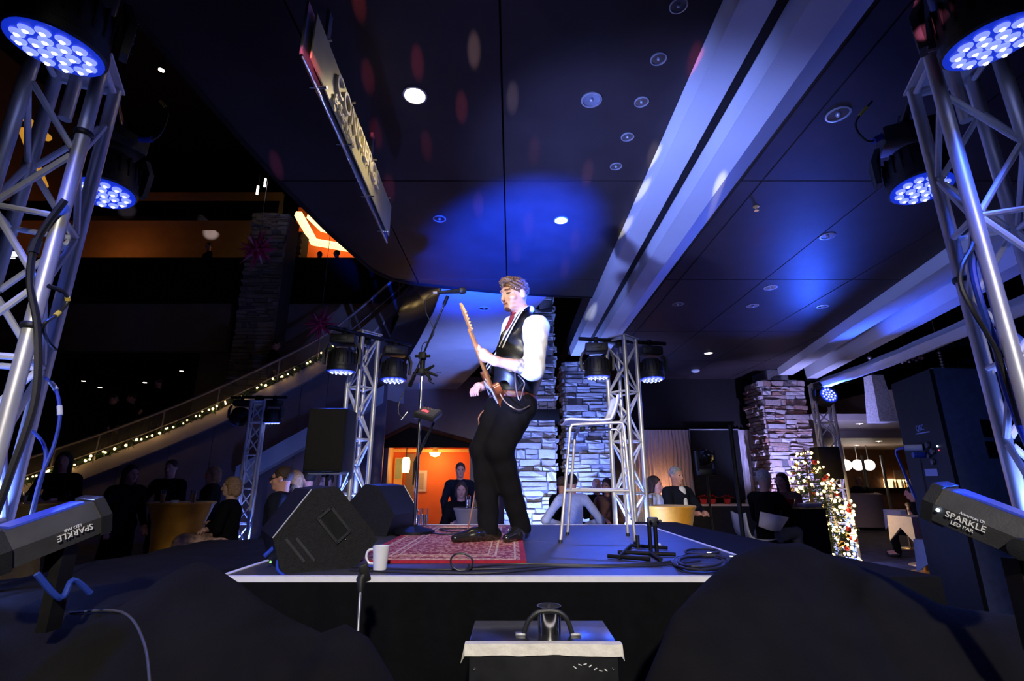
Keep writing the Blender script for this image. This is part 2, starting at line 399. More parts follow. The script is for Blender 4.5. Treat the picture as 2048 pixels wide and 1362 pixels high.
def solid_part(name, vf, material, parent, label=None, pick=None, origin=None):
    v, f = vf; base = wloc(parent) if parent is not None else Vector(origin)
    me = bpy.data.meshes.new(name); me.from_pydata((v - np.array(base)).tolist(), [], f.tolist())
    me.polygons.foreach_set('use_smooth', [True] * len(me.polygons))
    ms = material if isinstance(material, (list, tuple)) else [material]
    for m in ms: me.materials.append(m)
    if pick is not None:
        cen = v[f].mean(1); me.polygons.foreach_set('material_index', pick(cen).astype(np.int32))
    me.update()
    o = bpy.data.objects.new(name, me); COL.objects.link(o)
    if parent is not None: o.parent = parent
    else: o.location = base
    return tag(o, label)

# ================================================================== the hall
random.seed(7)
def rect_mb(x0, x1, y0, y1, z0, z1): return MB().box(((x0 + x1) / 2, (y0 + y1) / 2, (z0 + z1) / 2), (x1 - x0, y1 - y0, z1 - z0))
tag(part('floor', rect_mb(-24, 24, -6, 32, -0.2, 0.0), M['carpet'], None), 'dark patterned carpet floor of the hall', None, None, 'structure')
# ---- main ceiling: slab + single panels with open joints
LEFT = [(-2.18, -1.5), (-2.18, 2.4), (-2.14, 3.35), (-2.10, 3.97), (-1.99, 4.9), (-1.80, 5.95), (-1.62, 6.26), (-1.34, 6.44), (-0.89, 6.58), (-0.18, 6.76), (0.57, 6.90), (1.2, 6.98)]
poly_l = [(x, y) for x, y in LEFT] + [(1.2, -1.5)]
def cline(y): return 5.06 + (y - 5.26) * 0.2085
poly_r = [(2.08, -1.5), (2.08, 13.2), (cline(13.2), 13.2), (cline(-1.5), -1.5)]
poly_m = [(1.2, 6.98), (1.2, 10.2), (2.08, 10.2), (2.08, -1.5), (1.2, -1.5)]
ceil = part('ceiling', MB().prism([(x, y, ZC + 0.03) for x, y in poly_l + []], (0, 0, 0.35)), M['slab'], None)
tag(ceil, 'dark low ceiling of flat panels over the stage', None, None, 'structure')
part('ceiling_slab', MB().prism([(x, y, ZC + 0.03) for x, y in poly_r], (0, 0, 0.35)), M['slab'], ceil)
part('ceiling_slab', MB().prism([(x, y, ZC + 0.01) for x, y in [(1.2, -1.5), (2.08, -1.5), (2.08, 13.2), (1.2, 13.2)]], (0, 0, 0.37)), M['ceil'], ceil)
def clip(subj, cp):
    area = sum(cp[i][0] * cp[(i + 1) % len(cp)][1] - cp[(i + 1) % len(cp)][0] * cp[i][1] for i in range(len(cp)))
    if area < 0: cp = cp[::-1]
    out = subj
    for i in range(len(cp)):
        a, b = cp[i], cp[(i + 1) % len(cp)]; inp = out; out = []
        side = lambda p: (b[0] - a[0]) * (p[1] - a[1]) - (b[1] - a[1]) * (p[0] - a[0])
        for j in range(len(inp)):
            p, q = inp[j], inp[(j + 1) % len(inp)]; sp, sq = side(p), side(q)
            if sp >= 0: out.append(p)
            if (sp >= 0) != (sq >= 0): t = sp / (sp - sq); out.append((p[0] + (q[0] - p[0]) * t, p[1] + (q[1] - p[1]) * t))
        if not out: return []
    return out
def panels(poly, xs, ys):
    g = 0.007
    for i in range(len(xs) - 1):
        for j in range(len(ys) - 1):
            c = clip([(xs[i] + g, ys[j] + g), (xs[i + 1] - g, ys[j] + g), (xs[i + 1] - g, ys[j + 1] - g), (xs[i] + g, ys[j + 1] - g)], poly)
            if len(c) > 2:
                part('ceiling_panel', MB().prism([(x, y, ZC) for x, y in c], (0, 0, 0.04)), M['ceil'], ceil, smooth=0)
YS = [-1.5, 1.55, 3.98, 6.30, 8.75, 11.1, 13.2]
panels(poly_l, [-2.3, -1.29, -0.07, 1.2], YS)
panels(poly_r, [2.08, 2.27, 3.42, 4.60, 5.78, 7.0], YS)
# rounded edge of the slab towards the atrium
trim = MB()
for i in range(len(LEFT) - 1):
    a, b = LEFT[i], LEFT[i + 1]
    trim.prism([(a[0], a[1], ZC - 0.01), (b[0], b[1], ZC - 0.01), (b[0], b[1], ZC + 0.42), (a[0], a[1], ZC + 0.42)], (-0.04, 0.04, 0))
part('ceiling_edge', trim, M['slab'], ceil)
# ---- white ribs under the ceiling
def rib(label, sect, y0, y1, shift=0.0):
    mb = MB(); n = 14; k = len(sect); vs = []; fs = []
    for i in range(n + 1):
        y = y0 + (y1 - y0) * i / n; dx = shift * (y - 5.26)
        for (x, z) in sect: vs.append((x + dx, y, z))
    for i in range(n):
        for j in range(k): fs.append((i * k + j, i * k + (j + 1) % k, (i + 1) * k + (j + 1) % k, (i + 1) * k + j))
    fs += [tuple(range(k)), tuple(n * k + j for j in range(k))]
    mb.add(vs, fs)
    return single('ceiling_rib', mb, M['beam'], label, 'ceiling beam', (sect[0][0] + shift * (y0 - 5.26), y0, sect[0][1]), smooth=20)
rib('slim white ceiling rib on the concierge sign side of its pair', [(1.19, 4.03), (1.22, 3.86), (1.42, 3.86), (1.45, 4.03)], -1.4, 10.05)
rib('broad white ceiling rib with a slanted side, shadows cast on it', [(1.57, 4.03), (1.60, 3.86), (1.82, 3.86), (2.09, 4.03)], -1.4, 10.05)
rib('pale rib along the ceiling edge above the curtained wall', [(5.06, 4.1), (5.10, 3.84), (5.42, 3.84), (5.46, 4.1)], 1.0, 11.93, 0.2085)
rib('outer pale rib over the stone pier by the Christmas tree', [(5.72, 4.1), (5.76, 3.76), (6.02, 3.76), (6.08, 4.1)], 1.0, 11.93, 0.2085)
# ---- downlights
def downlight(px, py, r, lit, label, z=ZC, ring='trimring', glow=0):
    c = PZ(px, py, z)
    t = thing('recessed_downlight', label, 'ceiling light', (c.x, c.y, z), 'recessed downlights in the dark ceiling')
    m = MB()
    m.lathe([(r, -0.001), (r, -0.008), (r * 0.86, -0.010), (r * 0.84, -0.001)], c, n=24)
    part('trim_ring', m, M[ring], t)
    part('reflector', MB().lathe([(r * 0.82, -0.004), (r * 0.55, -0.0015), (0.001, -0.001)], c, n=24), M['lampglow' if lit == 2 else 'lampsoft' if lit else 'reflector'], t)
    if glow: spot('downlight_lamp', (c.x, c.y, z - 0.03), (c.x, c.y, 0), glow, (1.0, 0.80, 0.55), 110, 0.8, r * .6)
    if lit < 2: part('lamp', MB().ball((c.x, c.y, z - 0.006), r * 0.22, 10, 6), M['lampsoft' if lit else 'trimring'], t)
    return t
row = 'small dark downlight in the row beside the slim white rib'
for p in [(1357, 10), (1317, 117), (1283, 203), (1255, 273), (1232, 332)]: downlight(*p, 0.052, 0, row)
downlight(830, 190, 0.085, 2, 'glaring warm downlight beside the hanging sign', glow=30)
downlight(1122, 440, 0.075, 1, 'lit downlight in the blue pool of light on the ceiling', glow=15)
downlight(1183, 199, 0.075, 0, 'wide unlit downlight near the row of small ones')
downlight(879, 437, 0.068, 0, 'unlit downlight near the far end of the sign')
downlight(1676, 228, 0.085, 0, 'wide unlit downlight near the right front light tower')
downlight(1655, 472, 0.08, 0, 'unlit downlight in the panel nearest the pale edge rib')
downlight(1417, 706, 0.10, 1, 'lit warm downlight just in front of the dark bulkhead', glow=60)
downlight(1356, 608, 0.085, 0, 'unlit downlight in the reddish panel past the broad rib')
for p in [(1505, 611), (1541, 575)]: downlight(*p, 0.09, 0, 'pale disc downlight of the pair in the purple panels', ring='beam')
downlight(1645, 613, 0.085, 0, 'unlit downlight close to the pale edge rib')
single('smoke_detector', MB().lathe([(0.10, 0.0), (0.10, -0.03), (0.06, -0.06), (0.02, -0.065)], PZ(1391, 740, ZC), n=20), M['white'],
       'small white domed detector on the ceiling by the bulkhead', 'detector', PZ(1391, 740, ZC))
c = PZ(1512, 413, ZC)
single('sprinkler_head', MB().lathe([(0.03, 0.0), (0.03, -0.008), (0.01, -0.012), (0.01, -0.04), (0.022, -0.043), (0.022, -0.047)], c, n=14), M['brass'],
       'brass sprinkler head in the purple ceiling panel', 'sprinkler', c)
# ---- pale soffit beyond the dark ceiling, with its fascia
sof_l = [(885, 573), (868, 622), (838, 680), (806, 735), (776, 768)]
sl = [PZ(x, y, ZC + 0.02) for x, y in sof_l]
sof = [(-0.90, 6.45)] + [(p.x, p.y) for p in sl] + [(-2.39, 17.6), (0.56, 6.85)]
sf = single('wall_soffit', MB().prism([(x, y, ZC + 0.02) for x, y in sof], (0, 0, 0.3)), M['pale'], 'pale blue-lit soffit under the upper landing', None, (0, 7, ZC), kind='structure')
fas = MB()
a, b = sof[5], sof[6]
fas.prism([(a[0], a[1], ZC + 0.3), (b[0], b[1], ZC + 0.3), (b[0], b[1], ZC - 0.42), (a[0], a[1], ZC - 0.42)], (0.05, 0.12, 0))
part('fascia', fas, M['pale'], sf)
# curved dark fascia outside the soffit
cf = MB(); ex = [Vector((p.x, p.y, 0)) for p in sl]
for i in range(len(ex) - 1):
    a, b = ex[i], ex[i + 1]
    cf.quad((a.x - .02, a.y, ZC - 0.0), (b.x - .02, b.y, ZC - 0.0), (b.x - 0.45, b.y, ZC + 0.55), (a.x - 0.40, a.y, ZC + 0.55))
part('fascia', cf, mat('dark brown glass', (.035, .018, .010), .12), sf)
for p in [(968, 617), (878, 745)]: downlight(*p, 0.09, 0, 'small downlight set in the pale blue soffit', z=ZC + 0.02, ring='white')

# ---- stone piers
def stone_variants(n=8):
    out = []
    for i in range(n):
        random.seed(100 + i)
        bm = bmesh.new(); bmesh.ops.create_cube(bm, size=1.0)
        bmesh.ops.subdivide_edges(bm, edges=[e for e in bm.edges if abs(e.verts[0].co.x - e.verts[1].co.x) > 0.5], cuts=1)
        for v in bm.verts:
            if v.co.y < 0:
                v.co.x *= random.uniform(0.86, 1.0); v.co.z *= random.uniform(0.62, 1.02); v.co.y += random.uniform(-0.3, 0.25)
            else: v.co.z *= random.uniform(0.9, 1.0)
        me = bpy.data.meshes.new('stone'); bm.to_mesh(me); bm.free(); out.append(me)
    return out
STONES = {k: stone_variants() for k in ('stone', 'redstone', 'brownstone')}
for k, l in STONES.items():
    for me in l: me.materials.append(M[k])
def pier(label, x0, x1, yf, depth, z1, kind, rowh=(0.08, 0.125), sides=(), z0=0.0, seed=1, name='stone_pier'):
    t = thing(name, label, 'column', ((x0 + x1) / 2, yf + depth / 2, z0))
    part('core', rect_mb(x0 + .02, x1 - .02, yf + .02, yf + depth - .02, z0, z1), M['mortar'], t)
    rnd = random.Random(seed); base = wloc(t); cnt = 0
    def course(z, h, a, b, place):
        x = a
        while x < b - 0.02:
            L = min(rnd.choice((rnd.uniform(0.16, 0.3), rnd.uniform(0.3, 0.62))), b - x)
            if b - (x + L) < 0.12: L = b - x
            n = 1 if h < 0.09 else rnd.choice((1, 1, 2, 2)) if h < 0.2 else rnd.choice((2, 2, 3))
            cut = sorted([0, 1] + [(k + 1) / n + rnd.uniform(-.1, .1) for k in range(n - 1)])
            for k in range(n): place(x, L, z + h * cut[k], h * (cut[k + 1] - cut[k]), rnd.uniform(0.035, 0.125))
            x += L
    def front(x, L, z, h, d):
        q = Matrix.Rotation(rnd.uniform(-.03, .03), 3, 'Y').to_quaternion()
        inst('stone', rnd.choice(STONES[kind]), t, Vector((x + L / 2, yf + 0.06 - d / 2, z + h / 2)) - base, q, (L - 0.010, d, h - 0.010))
    def side_(sd):
        def f(y, L, z, h, d):
            xx = (x0 - d / 2 + 0.06) if sd < 0 else (x1 + d / 2 - 0.06)
            inst('stone', rnd.choice(STONES[kind]), t, Vector((xx, y + L / 2, z + h / 2)) - base, Matrix.Rotation(-math.pi / 2 if sd < 0 else math.pi / 2, 3, 'Z').to_quaternion(), (L - 0.010, d, h - 0.010))
        return f
    z = z0
    while z < z1 - 0.03:
        h = min(rnd.uniform(rowh[0] * .8, rowh[1] * 1.7), z1 - z)
        course(z, h, x0, x1, front)
        for sd in sides: course(z, h, yf, yf + depth, side_(sd))
        z += h
    return t
t = pier('tall blue-lit stone pier directly behind the singer', -0.16, 0.86, 10.0, 0.9, 5.4, 'stone', (0.085, 0.13), (1,), seed=3)
part('steel_band', MB().box((0.35, 10.0, 2.63), (1.16, 0.16, 0.22), bevel=0.01).box((0.90, 10.3, 2.63), (0.10, 0.6, 0.22)), M['black'], t)
t = pier('blue-lit stone pier behind the bar stool under the white ribs', 1.12, 2.08, 10.5, 0.9, 3.86, 'stone', (0.085, 0.13), (-1,), seed=5)
t = pier('stone pier of red and white stones beside the Christmas tree', 6.05, 7.10, 12.0, 0.9, 3.74, 'redstone', (0.085, 0.13), (-1,), seed=9)
part('capital', rect_mb(6.25, 6.75, 12.02, 12.8, 3.72, 3.99), M['mortar'], t)
# dim stone shaft beside the stairs, and the amber one on the gallery
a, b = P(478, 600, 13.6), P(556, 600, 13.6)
pier('dim brown stone pier rising past the stairs and gallery', a.x, b.x, 13.6, 0.8, 9.2, 'brownstone', (0.11, 0.16), (), seed=11)
a, b = P(556, 480, 15.5), P(604, 480, 15.5)
pier('amber-lit stone pier up on the gallery', a.x, b.x, 15.5, 0.6, 9.6, 'redstone', (0.10, 0.15), (), z0=7.3, seed=12)

# ---- far wall with dark bulkhead, rippled curtains and black panels
wb = single('wall_back', rect_mb(2.0, 6.7, 13.2, 13.4, 2.62, ZC), M['slab'], 'dark bulkhead across the far wall', None, (4.3, 13.3, 2.62), kind='structure')
part('wall_panel', rect_mb(2.0, 6.9, 13.4, 13.5, 0, 2.7), M['brownwall'], wb)
part('baseboard', rect_mb(2.0, 6.9, 13.33, 13.42, 0, 0.14), M['wood'], wb)
def curtain(x0, x1, y, z0, z1, label):
    mb = MB(); n = int((x1 - x0) / 0.02); vs = []; fs = []; nz = 26
    for j in range(nz + 1):
        z = z0 + (z1 - z0) * j / nz
        for i in range(n + 1):
            x = x0 + (x1 - x0) * i / n
            vs.append((x, y + 0.035 * math.sin(x * 70 + 0.9 * math.sin(z * 6 + x * 4)) + 0.02 * math.sin(x * 21 + z * 3), z))
    for j in range(nz):
        for i in range(n): fs.append((j * (n + 1) + i, j * (n + 1) + i + 1, (j + 1) * (n + 1) + i + 1, (j + 1) * (n + 1) + i))
    mb.add(vs, fs)
    return single('rippled_curtain', mb, M['curtain'], label, 'curtain', ((x0 + x1) / 2, y, z0), smooth=60)
cx = [P(x, 930, 13.1).x for x in (1262, 1386, 1478, 1512)]
curtain(cx[0], cx[1], 13.1, 0.0, 2.64, 'wide rippled white curtain behind the man in the dark suit')
curtain(cx[2], cx[3] + .35, 13.1, 0.0, 2.64, 'narrow rippled white curtain beside the stone pier')
bn = thing('black_banner', 'tall black banner between the two rippled curtains', 'banner', ((cx[1] + cx[2]) / 2, 13.0, 0.85))
part('cloth', MB().box(((cx[1] + cx[2]) / 2, 13.0, 1.78), (cx[2] - cx[1] + 0.05, 0.03, 1.72)), M['black'], bn)
part('top_bar', MB().tube((cx[1] - .05, 13.0, 2.64), (cx[2] + .05, 13.0, 2.64), 0.025), M['steel'], bn)
fr = MB()
for i in range(60):
    x = cx[1] + (cx[2] - cx[1]) * (i + .5) / 60; fr.box((x, 13.0, 0.90), (0.012, 0.012, 0.10 + 0.03 * random.random()))
part('fringe', fr, M['black'], bn, kind='stuff')

# ---- blue wall and the gabled amber alcove
wl = single('wall_alcove', rect_mb(-7.0, -3.62, 15.0, 15.2, 0, 4.4), M['mauve'], 'blue-lit wall left of the amber alcove', None, (-4.5, 15, 0), kind='structure')
AX0, AX1, AY = P(757, 950, 14.9).x, P(948, 950, 14.9).x, 14.9
part('wall_piece', rect_mb(AX1, -0.1, 14.9, 15.1, 0, 4.4), M['mauve'], wl)
gz0 = P(760, 880, AY).z; gz1 = P(825, 850, AY).z; gx = P(822, 850, AY).x
part('gable_wall', MB().prism([(AX0, AY, gz0), (gx, AY, gz1), (AX1, AY, gz0 - 0.05), (AX1, AY, 4.4), (AX0, AY, 4.4)], (0, 0.2, 0)), M['mauve'], wl)
al = wl
part('gable_trim', MB().path([(AX0 - .1, AY - .05, gz0 - .05), (gx, AY - .05, gz1), (AX1 + .1, AY - .05, gz0 - .1)], 0.06, 4), M['wood'], al, label='wooden gable trim')
part('gable_infill', MB().prism([(AX0, AY + .02, gz0 - .0), (gx, AY + .02, gz1), (AX1, AY + .02, gz0 - .05), (AX1, AY + .02, gz0 - .22), (AX0, AY + .02, gz0 - .22)], (0, 0.05, 0)), M['black'], al)
part('jamb', rect_mb(AX0 - .05, AX0 + .10, AY - .02, AY + .25, 0, gz0), M['black'], al)
part('jamb', rect_mb(AX1 - .12, AX1 + .12, AY - .02, AY + .25, 0, gz0), M['mauve'], al)
part('back_panel', rect_mb(AX0, AX1, AY + 1.55, AY + 1.65, 0, 2.9), M['orange'], al)
part('side_panel', rect_mb(AX0 - .06, AX0 + .04, AY + .25, AY + 1.6, 0, 2.9), M['ochre'], al)
part('side_panel', rect_mb(AX1 - .04, AX1 + .06, AY + .25, AY + 1.6, 0, 2.9), M['orange'], al)
part('top_panel', rect_mb(AX0, AX1, AY + .25, AY + 1.6, 2.45, 2.55), M['ochre'], al)
part('cornice', rect_mb(AX0, AX1, AY + 1.42, AY + 1.56, 2.24, 2.34), M['ochre'], al)
dome = P(870, 905, AY + .9)
l = thing('dome_lamp', 'glowing dome lamp under the alcove ceiling', 'lamp', dome)
part('shade', MB().lathe([(0.02, -0.13), (0.12, -0.10), (0.17, -0.02), (0.17, 0.0)], dome, n=20), M['pendant'], l)
part('mount', MB().lathe([(0.09, 0.0), (0.09, 0.05), (0.03, 2.45 - dome.z)], dome, n=16), M['brass'], l)
pl = P(812, 930, AY + .5)
l = thing('pendant_lamp', 'bright amber pendant cylinder hanging in the alcove', 'lamp', pl)
part('shade', MB().lathe([(0.09, -0.22), (0.115, -0.12), (0.115, 0.12), (0.09, 0.22)], pl, n=18), M['pendant'], l)
part('cord', MB().tube(pl + Vector((0, 0, .2)), (pl.x, pl.y, 2.46), 0.012), M['black'], l)
pf = P(838, 962, AY + 1.52)
l = thing('framed_picture', 'cream framed picture on the orange alcove wall', 'picture', (pf.x, pf.y, pf.z - .3))
part('frame', MB().box((pf.x, pf.y, pf.z), (0.50, 0.05, 0.64)), M['cream'], l)
part('print', MB().box((pf.x, pf.y - 0.03, pf.z), (0.30, 0.02, 0.46)), M['tan'], l)
wn = P(797, 945, AY + 1.5)
l = thing('window_1', None, None, (wn.x, wn.y, wn.z - .4), kind='structure')
part('window_frame', MB().box(wn, (0.26, 0.06, 0.92)), M['ochre'], l)
part('pane', MB().box((wn.x, wn.y - .035, wn.z + .12), (0.18, 0.02, 0.6)), mat('greenish pane', (0.35, 0.5, 0.35), 0.2), l)
dr = P(822, 940, AY + 1.5)
l = thing('door_1', None, None, (dr.x, dr.y, 0), kind='structure')
part('door_leaf', MB().box((dr.x - .02, dr.y, 1.1), (0.28, 0.07, 2.2)), M['brownwall'], l)
point('alcove_lamp', dome + Vector((0, -.02, -.22)), 30, (1.0, 0.55, 0.2), 0.08); point('alcove_lamp', pl + Vector((0, -.16, 0)), 18, (1.0, 0.55, 0.2), 0.08)
# far back walls closing the hall
single('wall_far', rect_mb(-24, 24, 26, 26.2, 0, 16), M['brownwall'], 'far dim wall of the atrium', None, (0, 26, 0), kind='structure')
single('wall_left', rect_mb(-18.2, -18, -6, 26, 0, 16), M['brownwall'], 'dim left wall of the atrium', None, (-18, 10, 0), kind='structure')
single('wall_right', rect_mb(18, 18.2, -6, 26, 0, 16), M['slab'], 'dark right wall of the atrium', None, (18, 10, 0), kind='structure')
single('wall_rear', rect_mb(-24, 24, -6.2, -6, 0, 16), M['slab'], 'dark wall behind the audience', None, (0, -6, 0), kind='structure')
single('ceiling_atrium', rect_mb(-24, 24, -6, 26, 16, 16.2), M['slab'], 'dark high atrium ceiling', None, (0, 10, 16), kind='structure')

# ---- sweeping stair with glass balustrade
rail_px = [(20, 928), (110, 898), (200, 868), (330, 820), (440, 774), (560, 718), (640, 676), (700, 633), (745, 596), (800, 548), (850, 500)]
def stair_y(x): return 11.4 + 0.8 * math.sin((x - 20) / 830 * math.pi)
rl = [P(x, y, stair_y(x)) for x, y in rail_px]
rl = smooth_pts(rl, 5)
st_o = thing('sweeping_staircase', 'sweeping staircase with glass balustrade and cream stringer', 'staircase', (rl[10].x, rl[10].y, 0))
part('handrail', MB().path(rl, 0.035, 8), M['handrail'], st_o)
low = [p + Vector((0.0, -0.06, -0.62)) for p in rl]
part('lower_rail', MB().path([p + Vector((0, 0, -0.40)) for p in rl], 0.018, 6), M['handrail'], st_o)
sg = MB(); vs = []; fs = []
for p in low:
    vs += [p, p + Vector((0, 0, -0.36)), p + Vector((0, 0.12, -0.36)), p + Vector((0, 0.12, 0))]
for i in range(len(low) - 1):
    for j in range(4): fs.append((i * 4 + j, i * 4 + (j + 1) % 4, i * 4 + 4 + (j + 1) % 4, i * 4 + 4 + j))
sg.add(vs, fs); part('stringer', sg, M['cream'], st_o)
sp = MB(); vs = []; fs = []
for p in low:
    vs += [p + Vector((0, 0.1, -0.30)), p + Vector((0, 1.25, -0.30)), p + Vector((0, 1.25, -0.40)), p + Vector((0, 0.1, -0.40))]
for i in range(len(low) - 1):
    for j in range(4): fs.append((i * 4 + j, i * 4 + (j + 1) % 4, i * 4 + 4 + (j + 1) % 4, i * 4 + 4 + j))
sp.add(vs, fs); part('flight', sp, M['brownwall'], st_o)
for i in range(0, len(rl) - 5, 5):
    a, b = rl[i], rl[i + 5]; q = MB()
    for k in range(5):
        u, v = rl[i + k], rl[i + k + 1]
        if k == 0: u = u + (v - u) * 0.06
        if k == 4: v = v - (v - u) * 0.06
        q.prism([u + Vector((0, 0, -.03)), v + Vector((0, 0, -.03)), v + Vector((0, 0, -.62)), u + Vector((0, 0, -.62))], (0, 0.015, 0))
    part('glass_pane', q, M['balglass'], st_o)
for i in range(0, len(rl), 5): part('post', MB().tube(rl[i], rl[i] + Vector((0, 0, -.64)), 0.018, n=6), M['handrail'], st_o)
# wall panels closing the underside of the stair
uw = thing('wall_stair', None, None, (low[20].x, low[20].y + .2, 0), kind='structure')
for i in range(0, len(low) - 1, 4):
    a, b = low[i], low[min(i + 4, len(low) - 1)]
    dx = (b.x - a.x) * .01
    if b.x > -2.9: continue
    part('wall_panel', MB().prism([(a.x + dx, a.y + .1, 0), (b.x - dx, b.y + .1, 0), (b.x - dx, b.y + .1, b.z - .33), (a.x + dx, a.y + .1, a.z - .33)], (0, 0.06, 0)), M['mauve'], uw, smooth=0)
a, b = P(528, 922, 11.3), P(640, 852, 11.6)
ls = MB().prism([a + Vector((-.6, 0, -.55)), b + Vector((1.4, 0, .55)), b + Vector((1.4, 0, .95)), a + Vector((-.6, 0, -.12))], (0, .25, 0))
part('lower_stringer', ls, M['pale'], st_o, label='pale diagonal lower stringer')
# garland of lights along the stringer
rnd = random.Random(4); gl = MB(); gb = MB()
gpath = [p for p in low[:34]]
for i in range(len(gpath) - 1):
    a, b = gpath[i], gpath[i + 1]
    for k in range(16):
        p = a + (b - a) * rnd.random() + Vector((0, -.03 + rnd.uniform(-.08, .05), rnd.uniform(-.02, .12)))
        d = Vector((rnd.uniform(-1, 1), rnd.uniform(-1, .3), rnd.uniform(-1, 1))).normalized() * 0.09; e = Vector((rnd.uniform(-1, 1), rnd.uniform(-1, 1), rnd.uniform(-1, 1))).normalized() * 0.02
        gl.add([p - d, p + e, p + d, p - e], [(0, 1, 2, 3)])
    for k in range(2 if i < 26 else 1):
        p = a + (b - a) * rnd.random() + Vector((0, -.12, rnd.uniform(0, .1))); gb.ball(p, rnd.uniform(.016, .032), 6, 4)
gt = thing('lit_garland', 'fir garland with warm fairy lights along the stair stringer', 'garland', gpath[12])
part('foliage', gl, M['green'], gt, kind='stuff'); part('fairy_lights', gb, M['bulb'], gt, kind='stuff')

# ---- gallery (upper floor) behind the stair
GY = 14.6
g0, g1 = P(150, 515, GY), P(790, 515, GY); zt = P(400, 515, GY).z; zb = P(400, 605, GY).z; zw = P(400, 700, GY).z
gal = thing('wall_gallery', None, None, (g0.x, GY, zb), kind='structure')
part('parapet', rect_mb(g0.x - 6, g1.x + .8, GY, GY + .25, zb, zt), M['slab'], gal)
part('soffit_wall', rect_mb(g0.x - 6, P(455, 640, GY).x, GY + .1, GY + .3, zw, zb), M['tan'], gal)
part('soffit_wall', rect_mb(P(548, 640, GY).x, g1.x, GY + .1, GY + .3, zw - 1.4, zb), M['cream'], gal)
part('gallery_floor', rect_mb(g0.x - 6, g1.x + .8, GY + .25, 20, zt - 1.55, zt - 1.35), M['slab'], gal)
part('lower_wall', rect_mb(P(380, 730, GY).x, P(480, 730, GY).x, GY + .4, GY + .6, 0, zw), M['tan'], gal)
part('gallery_beam', rect_mb(g0.x - 6, P(560, 440, 15.2).x, 15.0, 15.3, P(300, 435, 15.1).z, P(300, 405, 15.1).z), M['slab'], gal)
part('gallery_back', rect_mb(g0.x - 6, P(556, 450, 18.5).x, 18.5, 18.7, zb, 13), M['tan'], gal)
# amber lit room at the gallery's end
part('amber_wall', rect_mb(P(590, 470, 18).x, P(760, 470, 18).x, 18.0, 18.2, zb, 12), M['orange'], gal)
cove = mat('lit cove', (1, 0.8, 0.5), 0.5, emit=(1.0, 0.62, 0.22), estr=3.0)
for k, (o, wd) in enumerate(((0, 0.16), (0.42, 0.20))):
    p0, p1, p2 = P(596 + o * 60, 432 - 5 + o * 5, 17.2), P(628 + o * 45, 484 - o * 70, 17.2), P(720, 500 - o * 60, 17.2)
    part('cove_light', MB().path([p0, p1, p2], wd, 4), cove, gal)
point('gallery_lamp', P(190, 490, 17.0), 22, (1.0, 0.30, 0.06), 0.1)
# slim lit pendants near the amber pier, small lamps in the dark
for (x, y, Y, r) in [(515, 381, 12.5, .03), (530, 366, 12.5, .028)]:
    p = P(x, y, Y); l = thing('tube_pendant', 'slim lit tube pendant near the amber gallery pier', 'lamp', p, 'tube pendants in the atrium')
    part('tube', MB().tube(p + Vector((0, 0, -.12)), p + Vector((0, 0, .14)), r), M['lampsoft'], l)
    part('rod', MB().tube(p + Vector((0, 0, .14)), (p.x, p.y, 16.0), 0.012), M['black'], l)
for (x, y, Y) in [(167, 762, 17), (290, 765, 17), (363, 742, 17), (200, 775, 18), (323, 140, 9)]:
    p = P(x, y, Y); l = thing('can_light', 'small warm can light glowing in the dark hall behind the stairs' if y > 200 else 'small warm can light high in the dark atrium', 'lamp', p, 'can lights in the dark')
    part('can', MB().lathe([(0.07, 0.0), (0.08, 0.03), (0.08, 0.16)], p, n=14), M['black'], l)
    part('lamp', MB().lathe([(0.06, -0.012), (0.06, 0.01)], p, n=14), M['lampsoft'], l); part('rod', MB().tube(p + Vector((0, 0, .15)), (p.x, p.y, zt - 1.55 if y > 200 else 16.0), .01, n=6), M['black'], l)
# lit exit sign
ex = P(22, 512, 9.0); l = thing('exit_sign', 'small lit white sign in the dark beside the left front tower', 'sign', ex)
part('housing', MB().box(ex, (0.42, 0.08, 0.22), bevel=.01), M['black'], l)
part('lit_band', MB().box(ex + Vector((0, -.045, .02)), (0.34, 0.012, 0.10)), M['screen'], l)
part('lit_line', MB().box(ex + Vector((0, -.045, -.065)), (0.28, 0.012, 0.015)), M['screen'], l)

# ================================================================== stage
SX0, SX1, SY0, SY1 = -1.22, 1.20, 2.25, 4.76
stg = thing('stage_platform', 'low black stage riser with white tape along its edges', 'stage', (0, 3.5, 0))
part('deck', MB().box(((SX0 + SX1) / 2, SY0 + (SY1 - SY0) / 4 - .001, ST - .03), (SX1 - SX0, (SY1 - SY0) / 2 - .002, .06)), M['deck'], stg)
part('deck', MB().box(((SX0 + SX1) / 2, SY1 - (SY1 - SY0) / 4 + .001, ST - .03), (SX1 - SX0, (SY1 - SY0) / 2 - .002, .06)), M['deck'], stg)
sk = MB(); vs = []; fs = []; N = 240
def skirt_run(a, b, nrm):
    a, b, nrm = Vector(a), Vector(b), Vector(nrm); n = int((b - a).length / 0.02); vs = []; fs = []
    for i in range(n + 1):
        p = a + (b - a) * i / n; w_ = 0.014 * math.sin(i * 0.55) + 0.008 * math.sin(i * 0.21)
        vs += [p + nrm * 0.004, p + nrm * (0.004 + 0.02 + w_) - Vector((0, 0, .4)), p + nrm * (0.03 + w_ * 1.4) - Vector((0, 0, .97))]
    for i in range(n):
        for j in range(2): fs.append((i * 3 + j, i * 3 + 3 + j, i * 3 + 4 + j, i * 3 + 1 + j))
    return MB().add(vs, fs)
for a, b, n in (((SX0, SY0, .979), (SX1, SY0, .979), (0, -1, 0)), ((SX0, SY0, .979), (SX0, SY1, .979), (-1, 0, 0)), ((SX1, SY0, .979), (SX1, SY1, .979), (1, 0, 0)), ((SX0, SY1, .979), (SX1, SY1, .979), (0, 1, 0))):
    part('skirt', skirt_run(a, b, n), M['skirt'], stg, smooth=60)
tw, th = 0.024, 0.022
